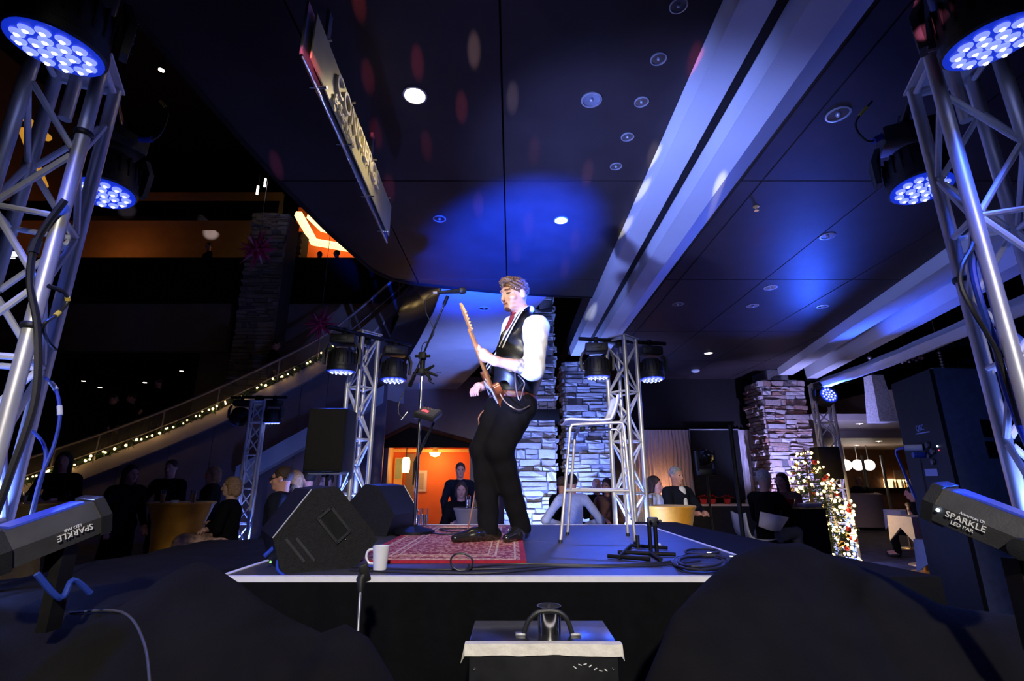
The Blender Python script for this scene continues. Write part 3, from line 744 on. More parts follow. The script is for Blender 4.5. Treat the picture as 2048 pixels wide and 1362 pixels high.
part('edge_tape', MB().box(((SX0 + SX1) / 2, SY0 + tw / 2 - .003, ST - th / 2 + .003), (SX1 - SX0 + .006, tw, th)), M['tape'], stg)
part('edge_tape', MB().box(((SX0 + SX1) / 2, SY1 - tw / 2 + .003, ST - th / 2 + .003), (SX1 - SX0 + .006, tw, th)), M['tape'], stg)
for X in (SX0 + tw / 2 - .003, SX1 - tw / 2 + .003):
    part('edge_tape', MB().box((X, (SY0 + SY1) / 2, ST - th / 2 + .003), (tw, SY1 - SY0 - .05, th)), M['tape'], stg)
# rug
RX0, RX1, RY0, RY1 = -0.78, 0.07, 2.60, 4.55
rm = bpy.data.materials.new('persian rug'); rm.use_nodes = True; nt = rm.node_tree; bs = nt.nodes['Principled BSDF']; bs.inputs['Roughness'].default_value = .95
tc = nt.nodes.new('ShaderNodeTexCoord'); vo = nt.nodes.new('ShaderNodeTexVoronoi'); vo.inputs['Scale'].default_value = 38
nz = nt.nodes.new('ShaderNodeTexNoise'); nz.inputs['Scale'].default_value = 52; nz.inputs['Detail'].default_value = 6; nz.inputs['Distortion'].default_value = 1.2
nt.links.new(tc.outputs['Object'], vo.inputs['Vector']); nt.links.new(tc.outputs['Object'], nz.inputs['Vector'])
md = nt.nodes.new('ShaderNodeMath'); md.operation = 'MULTIPLY_ADD'; md.inputs[1].default_value = 0.8; nt.links.new(vo.outputs['Distance'], md.inputs[0]); nt.links.new(nz.outputs['Fac'], md.inputs[2])
rp = nt.nodes.new('ShaderNodeValToRGB'); e = rp.color_ramp.elements
e[0].position = .42; e[0].color = (.30, .015, .02, 1); e[1].position = .98; e[1].color = (.30, .03, .03, 1)
for p_, c_ in ((.55, (.55, .06, .04)), (.60, (.85, .50, .24)), (.68, (.62, .13, .06)), (.76, (.85, .60, .36)), (.86, (.45, .08, .06))): q = e.new(p_); q.color = (*c_, 1)
nt.links.new(md.outputs[0], rp.inputs['Fac']); nt.links.new(rp.outputs['Color'], bs.inputs['Base Color'])
rug = thing('persian_rug', 'worn red Persian rug lying on the stage', 'rug', ((RX0 + RX1) / 2, (RY0 + RY1) / 2, ST))
M['rugred'] = mat('rug border red', (.42, .015, .025), .95, var=.25, vscale=40); M['rugcream'] = mat('rug cream band', (.72, .48, .28), .95, var=.35, vscale=50)
part('field', MB().box(((RX0 + RX1) / 2, (RY0 + RY1) / 2, ST + .006), (RX1 - RX0 - .05, RY1 - RY0 - .05, .010)), rm, rug)
def ring(x0, x1, y0, y1, w_, z, h):
    return MB().box(((x0 + x1) / 2, y0 + w_ / 2, z), (x1 - x0, w_, h)).box(((x0 + x1) / 2, y1 - w_ / 2, z), (x1 - x0, w_, h)).box((x0 + w_ / 2, (y0 + y1) / 2, z), (w_, y1 - y0 - 2 * w_, h)).box((x1 - w_ / 2, (y0 + y1) / 2, z), (w_, y1 - y0 - 2 * w_, h))
part('border', ring(RX0, RX1, RY0, RY1, .028, ST + .006, .012), M['rugred'], rug)
for d_, w_ in ((.05, .010), (.15, .012), (.19, .008)):
    part('band', ring(RX0 + d_, RX1 - d_, RY0 + d_, RY1 - d_, w_, ST + .0065, .0115), M['rugcream'], rug)

# ================================================================== draped side wings and cloths in front
def field(name, label, x0, x1, y0, y1, nx, ny, zf, material, cat='cloth'):
    vs = []; fs = []
    for j in range(ny + 1):
        for i in range(nx + 1):
            x = x0 + (x1 - x0) * i / nx; y = y0 + (y1 - y0) * j / ny; vs.append((x, y, zf(x, y)))
    for j in range(ny):
        for i in range(nx): a = j * (nx + 1) + i; fs.append((a, a + 1, a + nx + 2, a + nx + 1))
    mb = MB().add(vs, fs)
    return single(name, mb, material, label, cat, ((x0 + x1) / 2, (y0 + y1) / 2, 0.02), smooth=70)
def sm(a, b, x): t = min(1, max(0, (x - a) / (b - a))); return t * t * (3 - 2 * t)
def interp(pts, x):
    if x <= pts[0][0]: return pts[0][1:]
    for p, q in zip(pts, pts[1:]):
        if x <= q[0]:
            t = (x - p[0]) / (q[0] - p[0]); return [p[k] + (q[k] - p[k]) * t for k in range(1, len(p))]
    return pts[-1][1:]
def wr(x, y, s=3.0): return noise.noise(Vector((x * s, y * s, 1.7))) + 0.5 * noise.noise(Vector((x * s * 2.3, y * s * 2.3, 7.1)))
lp = [P(*q) for q in [(400, 1125, 1.95), (480, 1172, 1.86), (560, 1226, 1.76), (640, 1263, 1.66), (690, 1240, 1.64), (735, 1266, 1.60), (772, 1330, 1.56), (792, 1368, 1.55), (840, 1480, 1.5)]]
LR = sorted([(p.x, p.y, p.z) for p in lp])
def z_left(x, y):
    if x < LR[0][0]:
        t = sm(-1.32, LR[0][0], x)
        yr, zr = 1.72 + t * (LR[0][1] - 1.72), 0.965 + t * (LR[0][2] - 0.965)
    else: yr, zr = interp(LR, x); t = 1.0
    rd_ = math.sqrt((y - yr) ** 2 + .05 ** 2) - .05
    if y < yr: z = zr - rd_ * 0.62 - 0.08 * sm(.2, .6, yr - y)
    else:
        back = zr - rd_ * 1.5
        flat = 0.985 - 0.9 * sm(3.75, 4.15, y)
        z = back * t + max(flat, 0.03) * (1 - t) if t < 1 else back
    z -= 0.95 * sm(-2.12, -2.5, x) if x < -2.12 else 0
    z += 0.016 * wr(x, y, 3.2) + 0.020 * math.sin(14 * x + 9 * y + 3 * wr(x, y, 1.2)) * sm(.02, .3, yr - y) + sm(.02, .2, yr - y) * .05 * (1 - abs(math.sin(4.0 * (x + .9 * y) + .7 * wr(x, y, 1.2)))) ** 2
    if x > SX0 - .03 and y > SY0 - .06: z = min(z, .2)
    return max(0.02, z)
field('black_drape', 'black cloth heaped over gear left of the stage front', -2.65, -0.26, 0.72, 4.2, 200, 210, z_left, M['drape'])
rp_ = [P(*q) for q in [(1262, 1440, 1.5), (1290, 1368, 1.55), (1350, 1240, 1.72), (1415, 1163, 1.90), (1470, 1108, 2.06), (1530, 1092, 2.16), (1600, 1083, 2.2), (1650, 1108, 2.12), (1750, 1150, 2.0), (1880, 1205, 1.86), (2060, 1232, 1.75), (2300, 1260, 1.7)]]
RR = sorted([(p.x, p.y, p.z) for p in rp_])
def z_right(x, y):
    yr, zr = interp(RR, x)
    rd_ = math.sqrt((y - yr) ** 2 + .05 ** 2) - .05
    if y < yr: z = zr - rd_ * 0.55 - 0.10 * sm(.1, .5, yr - y)
    else: z = zr - rd_ * 1.5
    z += 0.018 * wr(x + 9, y, 3.0) + sm(.02, .25, yr - y) * (.055 * (1 - abs(math.sin(3.2 * (x - 1.35 * y) + .5 * wr(x, y, 1.1) + 1.0))) ** 2 + .03 * (1 - abs(math.sin(6.1 * (x - .5 * y) + .8 * wr(x, y, 1.4)))) ** 2)
    if x < SX1 + .03 and y > SY0 - .05: z = min(z, .2)
    return max(0.02, z)
field('black_drape', 'black cloth heaped over gear right of the stage front', 0.36, 3.0, 0.72, 2.9, 200, 160, z_right, M['drape'])
wing = [(1.23, 2.35), (1.85, 2.35), (1.76, 3.2), (1.62, 5.25), (1.23, 5.3)]
single('draped_side_wing', MB().prism([(x, y, 0.0) for x, y in wing], (0, 0, .985)), M['drape'], 'black draped wing along the right side of the stage', 'stage wing', (1.5, 3.8, 0))
bw = [(-1.2, 4.82), (1.2, 4.82), (1.2, 5.35), (-1.2, 5.35)]

# ================================================================== truss towers and moving lights
def unit_tube(name, r, n, m):
    me = MB().tube((0, 0, -.5), (0, 0, .5), r, n=n).mesh(name); me.materials.append(m); return me
CH = unit_tube('chord', .026, 14, M['alu']); BR = unit_tube('brace', .0125, 8, M['alu_white'])
CHF = unit_tube('chord', .026, 8, M['alu_white'])
def bar(name, me, parent, a, b, base):
    a, b = Vector(a), Vector(b); d = b - a
    return inst(name, me, parent, (a + b) / 2 - base, d.to_track_quat('Z', 'Y'), (1, 1, d.length))
def tower(label, cx, cy, rot, H, z0=0.0, near=True, s=.22, base=True):
    t = thing('truss_tower', label, 'light tower', (cx, cy, z0), 'aluminium truss towers around the stage'); b = wloc(t); r = math.radians(rot)
    cs = [Vector((cx + s / 2 * (u * math.cos(r) - v * math.sin(r)), cy + s / 2 * (u * math.sin(r) + v * math.cos(r)), 0)) for u, v in ((-1, -1), (1, -1), (1, 1), (-1, 1))]
    for c in cs: bar('chord', CH if near else CHF, t, c + Vector((0, 0, z0 + .01)), c + Vector((0, 0, H)), b)
    n = int((H - z0 - .1) / .29)
    for f in range(4):
        p, q = cs[f], cs[(f + 1) % 4]
        for i in range(n):
            za, zb_ = z0 + .08 + i * .29, z0 + .08 + (i + 1) * .29
            u, v = (p, q) if (i + f) % 2 == 0 else (q, p)
            e = (v - u).normalized() * .022
            bar('brace', BR, t, u + e + Vector((0, 0, za + .015)), v - e + Vector((0, 0, zb_ - .015)), b)
            if i % 2 == 0: bar('rung', BR, t, p + Vector((0, 0, za)), q + Vector((0, 0, za)), b)
        bar('rung', BR, t, p + Vector((0, 0, H - .03)), q + Vector((0, 0, H - .03)), b)
    if base: part('base_plate', MB().box((cx, cy, z0 + .008), (.6, .6, .016), Euler((0, 0, r))), M['steel'], t)
    part('top_plate', MB().box((cx, cy, H + .006), (s + .06, s + .06, .012), Euler((0, 0, r))), M['alu_white'], t)
    return t
TL = tower('large truss tower beside the left LED bar, nearest the singer side stairs', -1.95, 1.84, 27, 3.19)
TR = tower('large truss tower beside the right LED bar and tall loudspeaker', 1.99, 1.85, -22, 3.19)
TML = tower('truss tower behind the black speaker on a stand', -1.736, 5.685, -39, 3.04)
TMR = tower('truss tower behind the white bar stool', 1.35, 5.985, -45, 3.07, s=.26)
fl = P(500, 940, 9.2); TFL = tower('far truss tower in front of the purple stair wall', fl.x, fl.y, 15, 2.78, near=False)
fr_ = P(1660, 900, 9.3); TFR = tower('far truss tower between the Christmas tree and the lounge', fr_.x, fr_.y, -18, 3.12, near=False, s=.27)
# dark joint sleeves and straps on the near towers
def strap(px, py, c, r=.031):
    z = P(px, py, c[1]).z
    return MB().lathe([(r, -.012), (r + .003, -.008), (r + .003, .008), (r, .012)], (c[0], c[1], z), n=16)
def corner(t, i, rot, s=.22):
    r = math.radians(rot); u, v = ((-1, -1), (1, -1), (1, 1), (-1, 1))[i]; c = t.location
    return (c.x + s / 2 * (u * math.cos(r) - v * math.sin(r)), c.y + s / 2 * (u * math.sin(r) + v * math.cos(r)))
B_L, C_L = corner(TL, 1, 27), corner(TL, 2, 27); B_R, C_R = corner(TR, 0, -22), corner(TR, 3, -22)
for px, py, c in ((165, 268, B_L), (48, 652, B_L)): part('strap', strap(px, py, c), M['rubber'], TL, label='black cable strap')
part('strap', strap(1930, 560, C_R), M['rubber'], TR, label='black cable strap')

def make_fixture():
    t = thing('moving_head_light', 'x', 'stage light', (0, 0, 0), 'moving head wash lights on the truss towers')
    part('base', MB().box((0, 0, -.11), (.27, .19, .11), bevel=.018).box((0, -.09, -.10), (.12, .02, .06), bevel=.004), M['blackplastic'], t)
    part('clamp', MB().box((0, 0, -.035), (.05, .05, .06), bevel=.006).lathe([(.036, -.022), (.036, .022)], (0, 0, 0), Matrix.Rotation(math.pi / 2, 3, 'Y'), 14), M['black'], t)
    for s in (-1, 1):
        arms = MB().prism([(s * .150, -.035, -.16), (s * .150, .035, -.16), (s * .182, .045, -.24), (s * .176, .030, -.385), (s * .176, -.030, -.385), (s * .182, -.045, -.24)], (s * .026, 0, 0))
        for k, (yy, zz) in enumerate(((.0, -.20), (.02, -.25), (.0, -.30), (0, -.35))): arms.lathe([(.006, 0), (.004, .003)], (s * .207, yy * .5, zz), Matrix.Rotation(s * math.pi / 2, 3, 'Y'), 8)
        part('yoke_arm', arms, M['greyplastic'], t)
    o = Vector((0, 0, -.34))
    hd = part('head', MB().lathe([(.06, .13), (.105, .12), (.138, .07), (.150, .0), (.150, -.075), (.156, -.08), (.156, -.115), (.148, -.122)], o, n=32), M['blackplastic'], t, origin=o)
    fins = MB()
    for k in range(20):
        a = 2 * math.pi * k / 20; R = Matrix.Rotation(a, 3, 'Z'); fins.box(o + R @ Vector((.143, 0, .02)), (.022, .008, .12), R)
    part('cooling_fin_ring', fins, M['black'], hd)
    part('lens_plate', MB().lathe([(.147, -.118), (.146, -.126), (.10, -.130), (.001, -.131)], o, n=32), M['lensplate'], hd)
    spots = [(0, 0)] + [(.052 * math.cos(k * math.pi / 3), .052 * math.sin(k * math.pi / 3)) for k in range(6)] + [(.104 * math.cos(k * math.pi / 6 + .2), .104 * math.sin(k * math.pi / 6 + .2)) for k in range(12)]
    lm = MB().lathe([(.0235, 0), (.022, -.006), (.010, -.012), (.006, -.017), (.001, -.019)], n=12).mesh('lens'); lm.materials.append(M['lens']); lm.materials.append(M['lens_core'])
    for pg in lm.polygons: pg.material_index = 1 if pg.center.z < -.0135 else 0
    for (x, y) in spots: inst('lens', lm, hd, Vector((x, y, -.130)))
    return t
FX = make_fixture(); first = [True]
def fixture(loc, rotz, tilt, label, roll=0.0):
    t = FX if first[0] else copy_tree(FX); first[0] = False
    t['label'] = label; t.location = loc; t.rotation_euler = (0, 0, rotz)
    for c in t.children:
        if c.name.startswith('head'): c.rotation_euler = (tilt, roll, 0)
    return t
def lens_at(px, py, Y): return P(px, py, Y) + Vector((0, 0, .46))
def crossbar(t, a, b, z):
    a, b = Vector((a.x, a.y, z)), Vector((b.x, b.y, z)); d = (b - a).normalized() * .22
    part('crossbar', MB().tube(a - d, b + d, .025, n=12), M['blackgloss'], t)
    part('crossbar_clamp', MB().box((t.location.x, t.location.y, z - .02), (.12, .12, .10), bevel=.01), M['black'], t)
FXL = []
for t, l1, l2, lab, rz, tl in (
    (TL, lens_at(108, 105, 1.5), lens_at(205, 388, 2.5), ('LED moving head with lit blue lenses in front of the left large tower', 'LED moving head hanging behind the left large tower'), .75, .12),
    (TR, lens_at(1985, 80, 1.5), lens_at(1842, 380, 2.5), ('LED moving head with lit blue lenses in front of the right large tower', 'LED moving head hanging behind the right large tower'), -.75, .12),
    (TML, lens_at(682, 742, 5.35), lens_at(786, 772, 5.85), ('LED moving head above the black speaker on its stand', 'LED moving head beside the microphone boom'), .1, .05),
    (TMR, lens_at(1196, 772, 5.9), lens_at(1304, 758, 6.05), ('LED moving head left of the tower behind the bar stool', 'LED moving head by the dark bulkhead side of the bar stool tower'), -.1, .05)):
    z = max(l1.z, l2.z); l1.z = z; l2.z = z
    crossbar(t, l1, l2, z)
    part('bar_mast', MB().tube((t.location.x, t.location.y, 2.9), (t.location.x, t.location.y, z), .024, n=10), M['alu'], t)
    FXL.append(fixture(l1, rz, tl, lab[0])); FXL.append(fixture(l2, rz + .3, -tl, lab[1]))
zz = 2.86
a = P(485, 800, fl.y); b = P(548, 812, fl.y); a.z = b.z = zz
crossbar(TFL, a, b, zz)
FXL.append(fixture(a, .3, .7, 'tilted moving head on the far tower by the purple stair wall', .6)); FXL.append(fixture(b, -.2, .1, 'level moving head on the far tower by the purple stair wall'))
a = P(1646, 770, fr_.y - .25); a.z = 3.16
FXL.append(fixture(a, 0, -1.9, 'bright moving head on top of the tower by the Christmas tree')); part('crossbar', MB().tube(a + Vector((-.3, 0, .0)), a + Vector((.55, .1, 0)), .025), M['blackgloss'], TFR)
part('bar_mast', MB().tube((TFR.location.x, TFR.location.y, 3.05), (TFR.location.x, a.y, 3.16), .03), M['alu'], TFR)
# light of the moving heads
for o, tg, wts, an in ((FXL[0], (-0.9, 2.4, .9), 120, 75), (FXL[1], (-1.4, 3.2, .9), 70, 75), (FXL[2], (1.2, 2.4, .9), 110, 75), (FXL[3], (1.2, 3.6, .9), 80, 80),
                   (FXL[4], (-1.0, 4.4, .9), 90, 80), (FXL[5], (-0.4, 4.2, .9), 70, 70), (FXL[6], (0.6, 4.2, 1.0), 200, 62), (FXL[7], (1.1, 4.4, .9), 120, 75)):
    l = Vector(o.location) + Vector((0, 0, -.49)); spot('moving_head_beam', l, tg, wts, (0.03, 0.10, 1.0), an, .7, .08)
for o, z_, w_ in ((TFL, .35, 40), (TFR, .4, 40), (TML, .9, 100), (TMR, .9, 60), (TL, 1.25, 14), (TR, 1.25, 14)):
    point('tower_lamp', Vector(o.location) + Vector((0, 0, z_)), w_, (0.14, 0.24, 1.0), .04)
hl_ = Vector(FXL[10].location) + Vector((0, 0, -.34)); ld_ = Vector((0, math.sin(-1.9), -math.cos(-1.9)))
spot('moving_head_beam', hl_ + ld_ * .16, hl_ + ld_ * 2 + Vector((-.9, 0.3, .9)), 750, (0.03, 0.10, 1.0), 120, .8, .08)

# ================================================================== cables on the near towers
def cable(label, pts, r, m, name='cable', sub=()):
    pts = smooth_pts(pts, 6); t = thing(name, label, 'cable', pts[0])
    part('sheath', MB().path(pts, r, 8), m, t)
    for (i0, i1, mm, nm) in sub: part(nm, MB().path(pts[i0:i1], r * 1.5, 8), mm, t)
    return t
yl = C_L[1] - .03
cable('black cable bundle strapped down the inside of the left large tower', [P(130, 400, 1.75), P(75, 480, 1.75), P(60, 560, 1.75), P(75, 660, 1.78), P(70, 800, 1.8), P(20, 950, 1.8), P(-20, 1060, 1.8)], .012, M['cable'], sub=((6, 9, M['rubber'], 'strap'),))
cable('blue cable looping from the left large tower with silver bands', [P(92, 755, 1.95), P(112, 780, 1.95), P(120, 830, 1.95), P(108, 890, 1.95), P(80, 960, 1.93), P(55, 1065, 1.9)], .006, M['bluecable'], sub=((3, 7, M['greytape'], 'band'), (10, 13, M['greytape'], 'band')))
cable('blue cable hanging close to the left large tower', [P(66, 862, 1.95), P(88, 890, 1.95), P(90, 930, 1.95), P(70, 1010, 1.92), P(62, 1080, 1.9)], .006, M['bluecable'])
cable('short black connector lead with yellow bands on the left large tower', [P(97, 572, 1.74), P(128, 585, 1.8), P(135, 605, 1.83), P(115, 628, 1.8), P(88, 650, 1.76), P(95, 680, 1.85), P(112, 700, 1.9)], .006, M['cable'],
      sub=((0, 6, M['rubber'], 'connector'), (9, 12, M['yellowtape'], 'band'), (17, 20, M['yellowtape'], 'band')))
cable('black cable bundle looped on the right large tower', [P(1945, 440, 1.86), P(1945, 490, 1.8), P(1925, 530, 1.78), P(1922, 570, 1.78), P(1945, 620, 1.78), P(1975, 670, 1.8), P(2000, 720, 1.82), P(2040, 850, 1.85)], .009, M['cable'])
cable('blue cable bundle on the right large tower', [P(1955, 480, 1.82), P(1945, 530, 1.82), P(1960, 600, 1.82), P(1990, 690, 1.85), P(2015, 790, 1.88), P(2060, 900, 1.9)], .012, M['bluecable'])
def fix_leads(fx, dirs, label):
    b = Vector(fx.location) + Vector((0, 0, -.1)); t = thing('power_lead', label, 'cable', b + Vector(dirs[0]) * .12)
    pts = smooth_pts([b + Vector(d) * .2 for d in dirs], 6)
    part('sheath', MB().path(pts, .006, 8), M['cable'], t)
    part('plug', MB().path(pts[:5], .018, 10), M['bluecable'], t); part('band', MB().path(pts[14:17], .009, 8), M['yellowtape'], t)
fix_leads(FXL[0], [(.7, 0, 0), (1.1, .1, .1), (1.5, .1, .6), (1.2, .1, 1.0)], 'power lead with a blue plug on the left front moving head')
fix_leads(FXL[1], [(.7, 0, 0), (1.2, 0, .1), (1.35, 0, .9), (.9, 0, 1.5)], 'power lead with a blue plug on the left rear moving head')
fix_leads(FXL[3], [(-.7, 0, 0), (-1.2, 0, -.2), (-1.45, 0, .4), (-.8, 0, 1.2)], 'power lead with a blue plug on the right rear moving head')

# ================================================================== hanging concierge sign
sgn = thing('hanging_sign', 'long hanging concierge sign seen almost edge-on', 'sign', (-1.02, 2.9, 3.35))
ya, yb, za, zb_ = 1.94, 3.90, 3.35, 3.68
R = Matrix.Rotation(math.radians(1.8), 3, 'Z')
def sg_(x, y, z): return Vector((-0.99, 1.94, 0)) + R @ Vector((x, y - 1.94, 0)) + Vector((0, 0, z))
part('back_panel', MB().prism([sg_(-.03, ya, za), sg_(-.03, yb, za), sg_(-.03, yb, zb_), sg_(-.03, ya, zb_)], R @ Vector((.012, 0, 0))), M['signedge'], sgn)
part('face_panel', MB().prism([sg_(0, ya + .05, za + .03), sg_(0, yb - .05, za + .03), sg_(0, yb - .05, zb_ - .02), sg_(0, ya + .05, zb_ - .02)], R @ Vector((.008, 0, 0))), M['signpanel'], sgn)
for y in (2.16, 2.62, 3.2, 3.72):
    for z in (za + .012, zb_ - .012): part('standoff', MB().tube(sg_(-.06, y, z), sg_(.03, y, z), .008), M['chrome'], sgn)
part('bottom_rail', MB().tube(sg_(-.02, ya, za - .004), sg_(-.02, yb, za - .004), .009), M['chrome'], sgn)
yd = R @ Vector((0, 1, 0))
part('lettering', text_mb('CONCIERGE', .185, sg_(.018, ya + .36, za + .145), yd, (0, 0, 1), .008), M['letter'], sgn)
part('lettering', text_mb('& Services', .10, sg_(.018, ya + .36, za + .05), yd, (0, 0, 1), .006), M['letter'], sgn)
for y in (2.30, 3.35):
    part('hanger_strap', MB().prism([sg_(-.05, y - .025, za + .1), sg_(-.05, y + .025, za + .1), sg_(-.05, y + .025, ZC + .01), sg_(-.05, y - .025, ZC + .01)], R @ Vector((-.02, 0, 0))), M['steel'], sgn)

# ================================================================== stage gear
def wedge(label, c, ax, w_, sc_=1.0):
    """floor monitor: 5-sided section swept along ax"""
    ax = Vector((ax[0], ax[1], 0)).normalized(); sd = Vector((ax.y, -ax.x, 0)); c = Vector(c)
    sec = [(-.20, 0), (.16, 0), (.27, .13), (.02, .415), (-.10, .40), (-.26, .17)]
    pts = [c + sd * (a * sc_) + Vector((0, 0, b * sc_)) for a, b in sec]
    t = thing('stage_monitor', label, 'speaker', c, 'wedge monitors on the stage')
    part('cabinet', MB().prism([p - ax * w_ / 2 for p in pts], ax * w_), M['cabinet'], t, smooth=0)
    n = (pts[3] - pts[2]).cross(ax).normalized()
    if n.z < 0: n = -n
    g = [pts[2] + (pts[3] - pts[2]) * .06, pts[2] + (pts[3] - pts[2]) * .94]
    part('grille', MB().prism([g[0] - ax * (w_ / 2 - .02), g[1] - ax * (w_ / 2 - .02), g[1] + ax * (w_ / 2 - .02), g[0] + ax * (w_ / 2 - .02)], n * .012), M['grille'], t)
    e = ax * (-w_ / 2)
    hc = c + sd * (.03 * sc_) + Vector((0, 0, .22 * sc_)) + e
    u = (pts[2] - pts[3]).normalized(); v = u.cross(ax).normalized()
    for ou, ov, lu, lv in ((0, .035, .15, .012), (0, -.035, .15, .012), (.07, 0, .012, .08), (-.07, 0, .012, .08)):
        part('handle_rim', MB().prism([hc + u * (ou + a * lu / 2) + v * (ov + b * lv / 2) + ax * -.001 for a, b in ((-1, -1), (1, -1), (1, 1), (-1, 1))], -ax * .01), M['blackplastic'], t)
    part('handle_recess', MB().prism([hc + u * a * .065 + v * b * .03 for a, b in ((-1, -1), (1, -1), (1, 1), (-1, 1))], -ax * .003), M['black'], t)
    for a in (-.085, .085): part('screw', MB().ball(hc + u * a + ax * -.006, .005, 8, 5), M['chrome'], t)
    for k in (.0, .05):
        p = c + sd * ((-.10 + k) * sc_) + Vector((0, 0, .05 * sc_)) + e
        part('corner_rail', MB().tube(p, p + u * -.15 * sc_, .006, n=6), M['greyplastic'], t)
    part('edge_strip', MB().tube(pts[4] + e * 1.004, pts[5] + e * 1.004, .004, n=6), M['steel'], t)
    return t
w1 = P(612, 1150, 2.52); wedge('large black wedge monitor at the left front stage corner', (w1.x, 2.60, ST), (-.52, .85), .46, .86)
w2 = P(757, 1060, 4.05); wedge('smaller black wedge monitor behind the mug and microphone base', (w2.x, 4.05, ST), (-.2, -.98), .46, .86)
t = thing('speaker_cable_plug', 'blue and white cable plugs behind the large wedge monitor', 'cable', P(560, 1130, 2.33))
part('lead', MB().path(smooth_pts([P(572, 1105, 2.36), P(556, 1120, 2.34), P(556, 1140, 2.32), P(570, 1152, 2.3)], 5), .006), M['bluecable'], t)
part('connector', MB().tube(P(568, 1100, 2.36), P(560, 1112, 2.35), .012), M['whiteplastic'], t)
part('connector', MB().tube(P(548, 1095, 2.38), P(530, 1112, 2.38), .010), M['bluecable'], t)
part('indicator', MB().ball(P(541, 1124, 2.34), .005, 8, 5), M['greenled'], t)
# loudspeakers on stands
def pa(label, px0, px1, py0, py1, Y, depth, stand=True, name='loudspeaker', mt='cabinet', stand_to=0.0):
    a, b = P(px0, py1, Y), P(px1, py1, Y); zt_ = P((px0 + px1) / 2, py0, Y).z; zb2 = P((px0 + px1) / 2, py1, Y).z
    cx_, wd = (a.x + b.x) / 2, b.x - a.x; c = Vector((cx_, Y + depth / 2, zb2))
    t = thing(name, label, 'speaker', (cx_, Y + depth / 2, stand_to if stand else zb2))
    part('cabinet', MB().box((cx_, Y + depth / 2, (zt_ + zb2) / 2), (wd, depth, zt_ - zb2), bevel=.015), M[mt], t)
    part('grille', MB().box((cx_, Y - .002, (zt_ + zb2) / 2), (wd * .9, .012, (zt_ - zb2) * .92), bevel=.004), M['grille'], t)
    if stand:
        part('pole', MB().tube((cx_, Y + depth / 2, stand_to + .1), (cx_, Y + depth / 2, zb2), .018), M['black'], t)
        part('top_plate', MB().box((cx_, Y + depth / 2, zb2 - .01), (wd * .8, depth * .7, .02)), M['steel'], t)
        for k in range(3):
            aa = 2 * math.pi * k / 3 + .5; part('leg', MB().tube((cx_, Y + depth / 2, stand_to + .55), (cx_ + .4 * math.cos(aa), Y + depth / 2 + .4 * math.sin(aa), stand_to + .02), .012), M['black'], t)
    return t
pa('tall black loudspeaker on a stand left of the middle truss tower', 604, 684, 816, 944, 5.0, .32)
pa('black loudspeaker clamped to the tower by the Christmas tree', 1645, 1690, 893, 958, fr_.y - .40, .26, stand=False)
# tall QSC cabinet stack at right
RXa = Vector((3.02, 3.28, 0))
qs = thing('tall_loudspeaker', 'tall loudspeaker with connector panel and recessed handles by the right tower', 'speaker', (3.3, 3.6, 0))
zt_ = P(1890, 735, 3.2).z
e0, e1 = P(1895, 860, 3.2), P(1808, 860, 3.75)      # near vertical edge and far edge of the dark back
e0.z = e1.z = 0; back = (e1 - e0); side = Vector((.95, .12, 0)); bn_ = Vector((-back.y, back.x, 0)).normalized()
part('cabinet', MB().prism([e0, e1, e1 + side, e0 + side], (0, 0, zt_)), M['bluegrey'], qs, smooth=0)
nb = Vector((back.y, -back.x, 0)).normalized()
if nb.x > 0: nb = -nb
bu = back.normalized()
part('back_panel', MB().prism([e0 + nb * .004 + bu * .0, e1 + nb * .004, e1 + nb * .004 + Vector((0, 0, zt_ - .01)), e0 + nb * .004 + Vector((0, 0, zt_ - .01))], nb * .02), M['black'], qs, smooth=0)
L_ = back.length
def bk(u, z): return e1 + (e0 - e1).normalized() * u * L_ + nb * .026 + Vector((0, 0, z))
rd = (e0 - e1).normalized()
def zpix(y): return P(1850, y, 3.5).z
part('badge', text_mb('QSC', .055, bk(.42, zpix(862)), rd, (0, 0, 1), .002), M['blueprint'], qs)
part('badge_line', MB().prism([bk(.40, zpix(868)), bk(.72, zpix(868)), bk(.72, zpix(866)), bk(.40, zpix(866))], nb * .002), M['blueprint'], qs)
for u, y, r in ((.62, 892, .022), (.70, 905, .022), (.60, 912, .018), (.66, 925, .02)): part('dial', MB().lathe([(r, 0), (r * .9, .012), (r * .5, .013)], bk(u, zpix(y)), nb.to_track_quat('Z', 'Y').to_matrix(), 16), M['greyplastic'], qs)
part('indicator', MB().ball(bk(.82, zpix(896)), .006, 8, 5), M['led'], qs); part('indicator', MB().ball(bk(.83, zpix(904)), .004, 8, 5), M['redled'], qs)
part('power_plug', MB().tube(bk(.48, zpix(895)), bk(.48, zpix(895)) + nb * .09 - rd * .04, .022), M['whiteplastic'], qs)
part('power_plug', MB().tube(bk(.50, zpix(910)), bk(.50, zpix(910)) + nb * .07, .020), M['bluecable'], qs)
part('power_cord', MB().path(smooth_pts([bk(.48, zpix(895)) + nb * .09 - rd * .04, bk(.22, zpix(900)) + nb * .1, bk(.22, zpix(940)) + nb * .08, bk(.26, zpix(1000)) + nb * .05], 5), .009), M['bluecable'], qs)
part('spec_label', MB().prism([bk(.42, zpix(952)), bk(.70, zpix(952)), bk(.70, zpix(938)), bk(.42, zpix(938))], nb * .002), M['blueprint'], qs)
fs_ = side.normalized(); fn = Vector((fs_.y, -fs_.x, 0))
def sd_(u, z): return e0 + fs_ * u + Vector((0, 0, z)) + fn * .003
for y0, y1 in ((842, 876), (885, 918)):
    za2, zb2 = P(1960, y1, 3.3).z, P(1960, y0, 3.3).z
    part('handle_recess', MB().prism([sd_(.24, za2), sd_(.58, za2), sd_(.58, zb2), sd_(.24, zb2)], fn * .012), M['black'], qs, smooth=0)
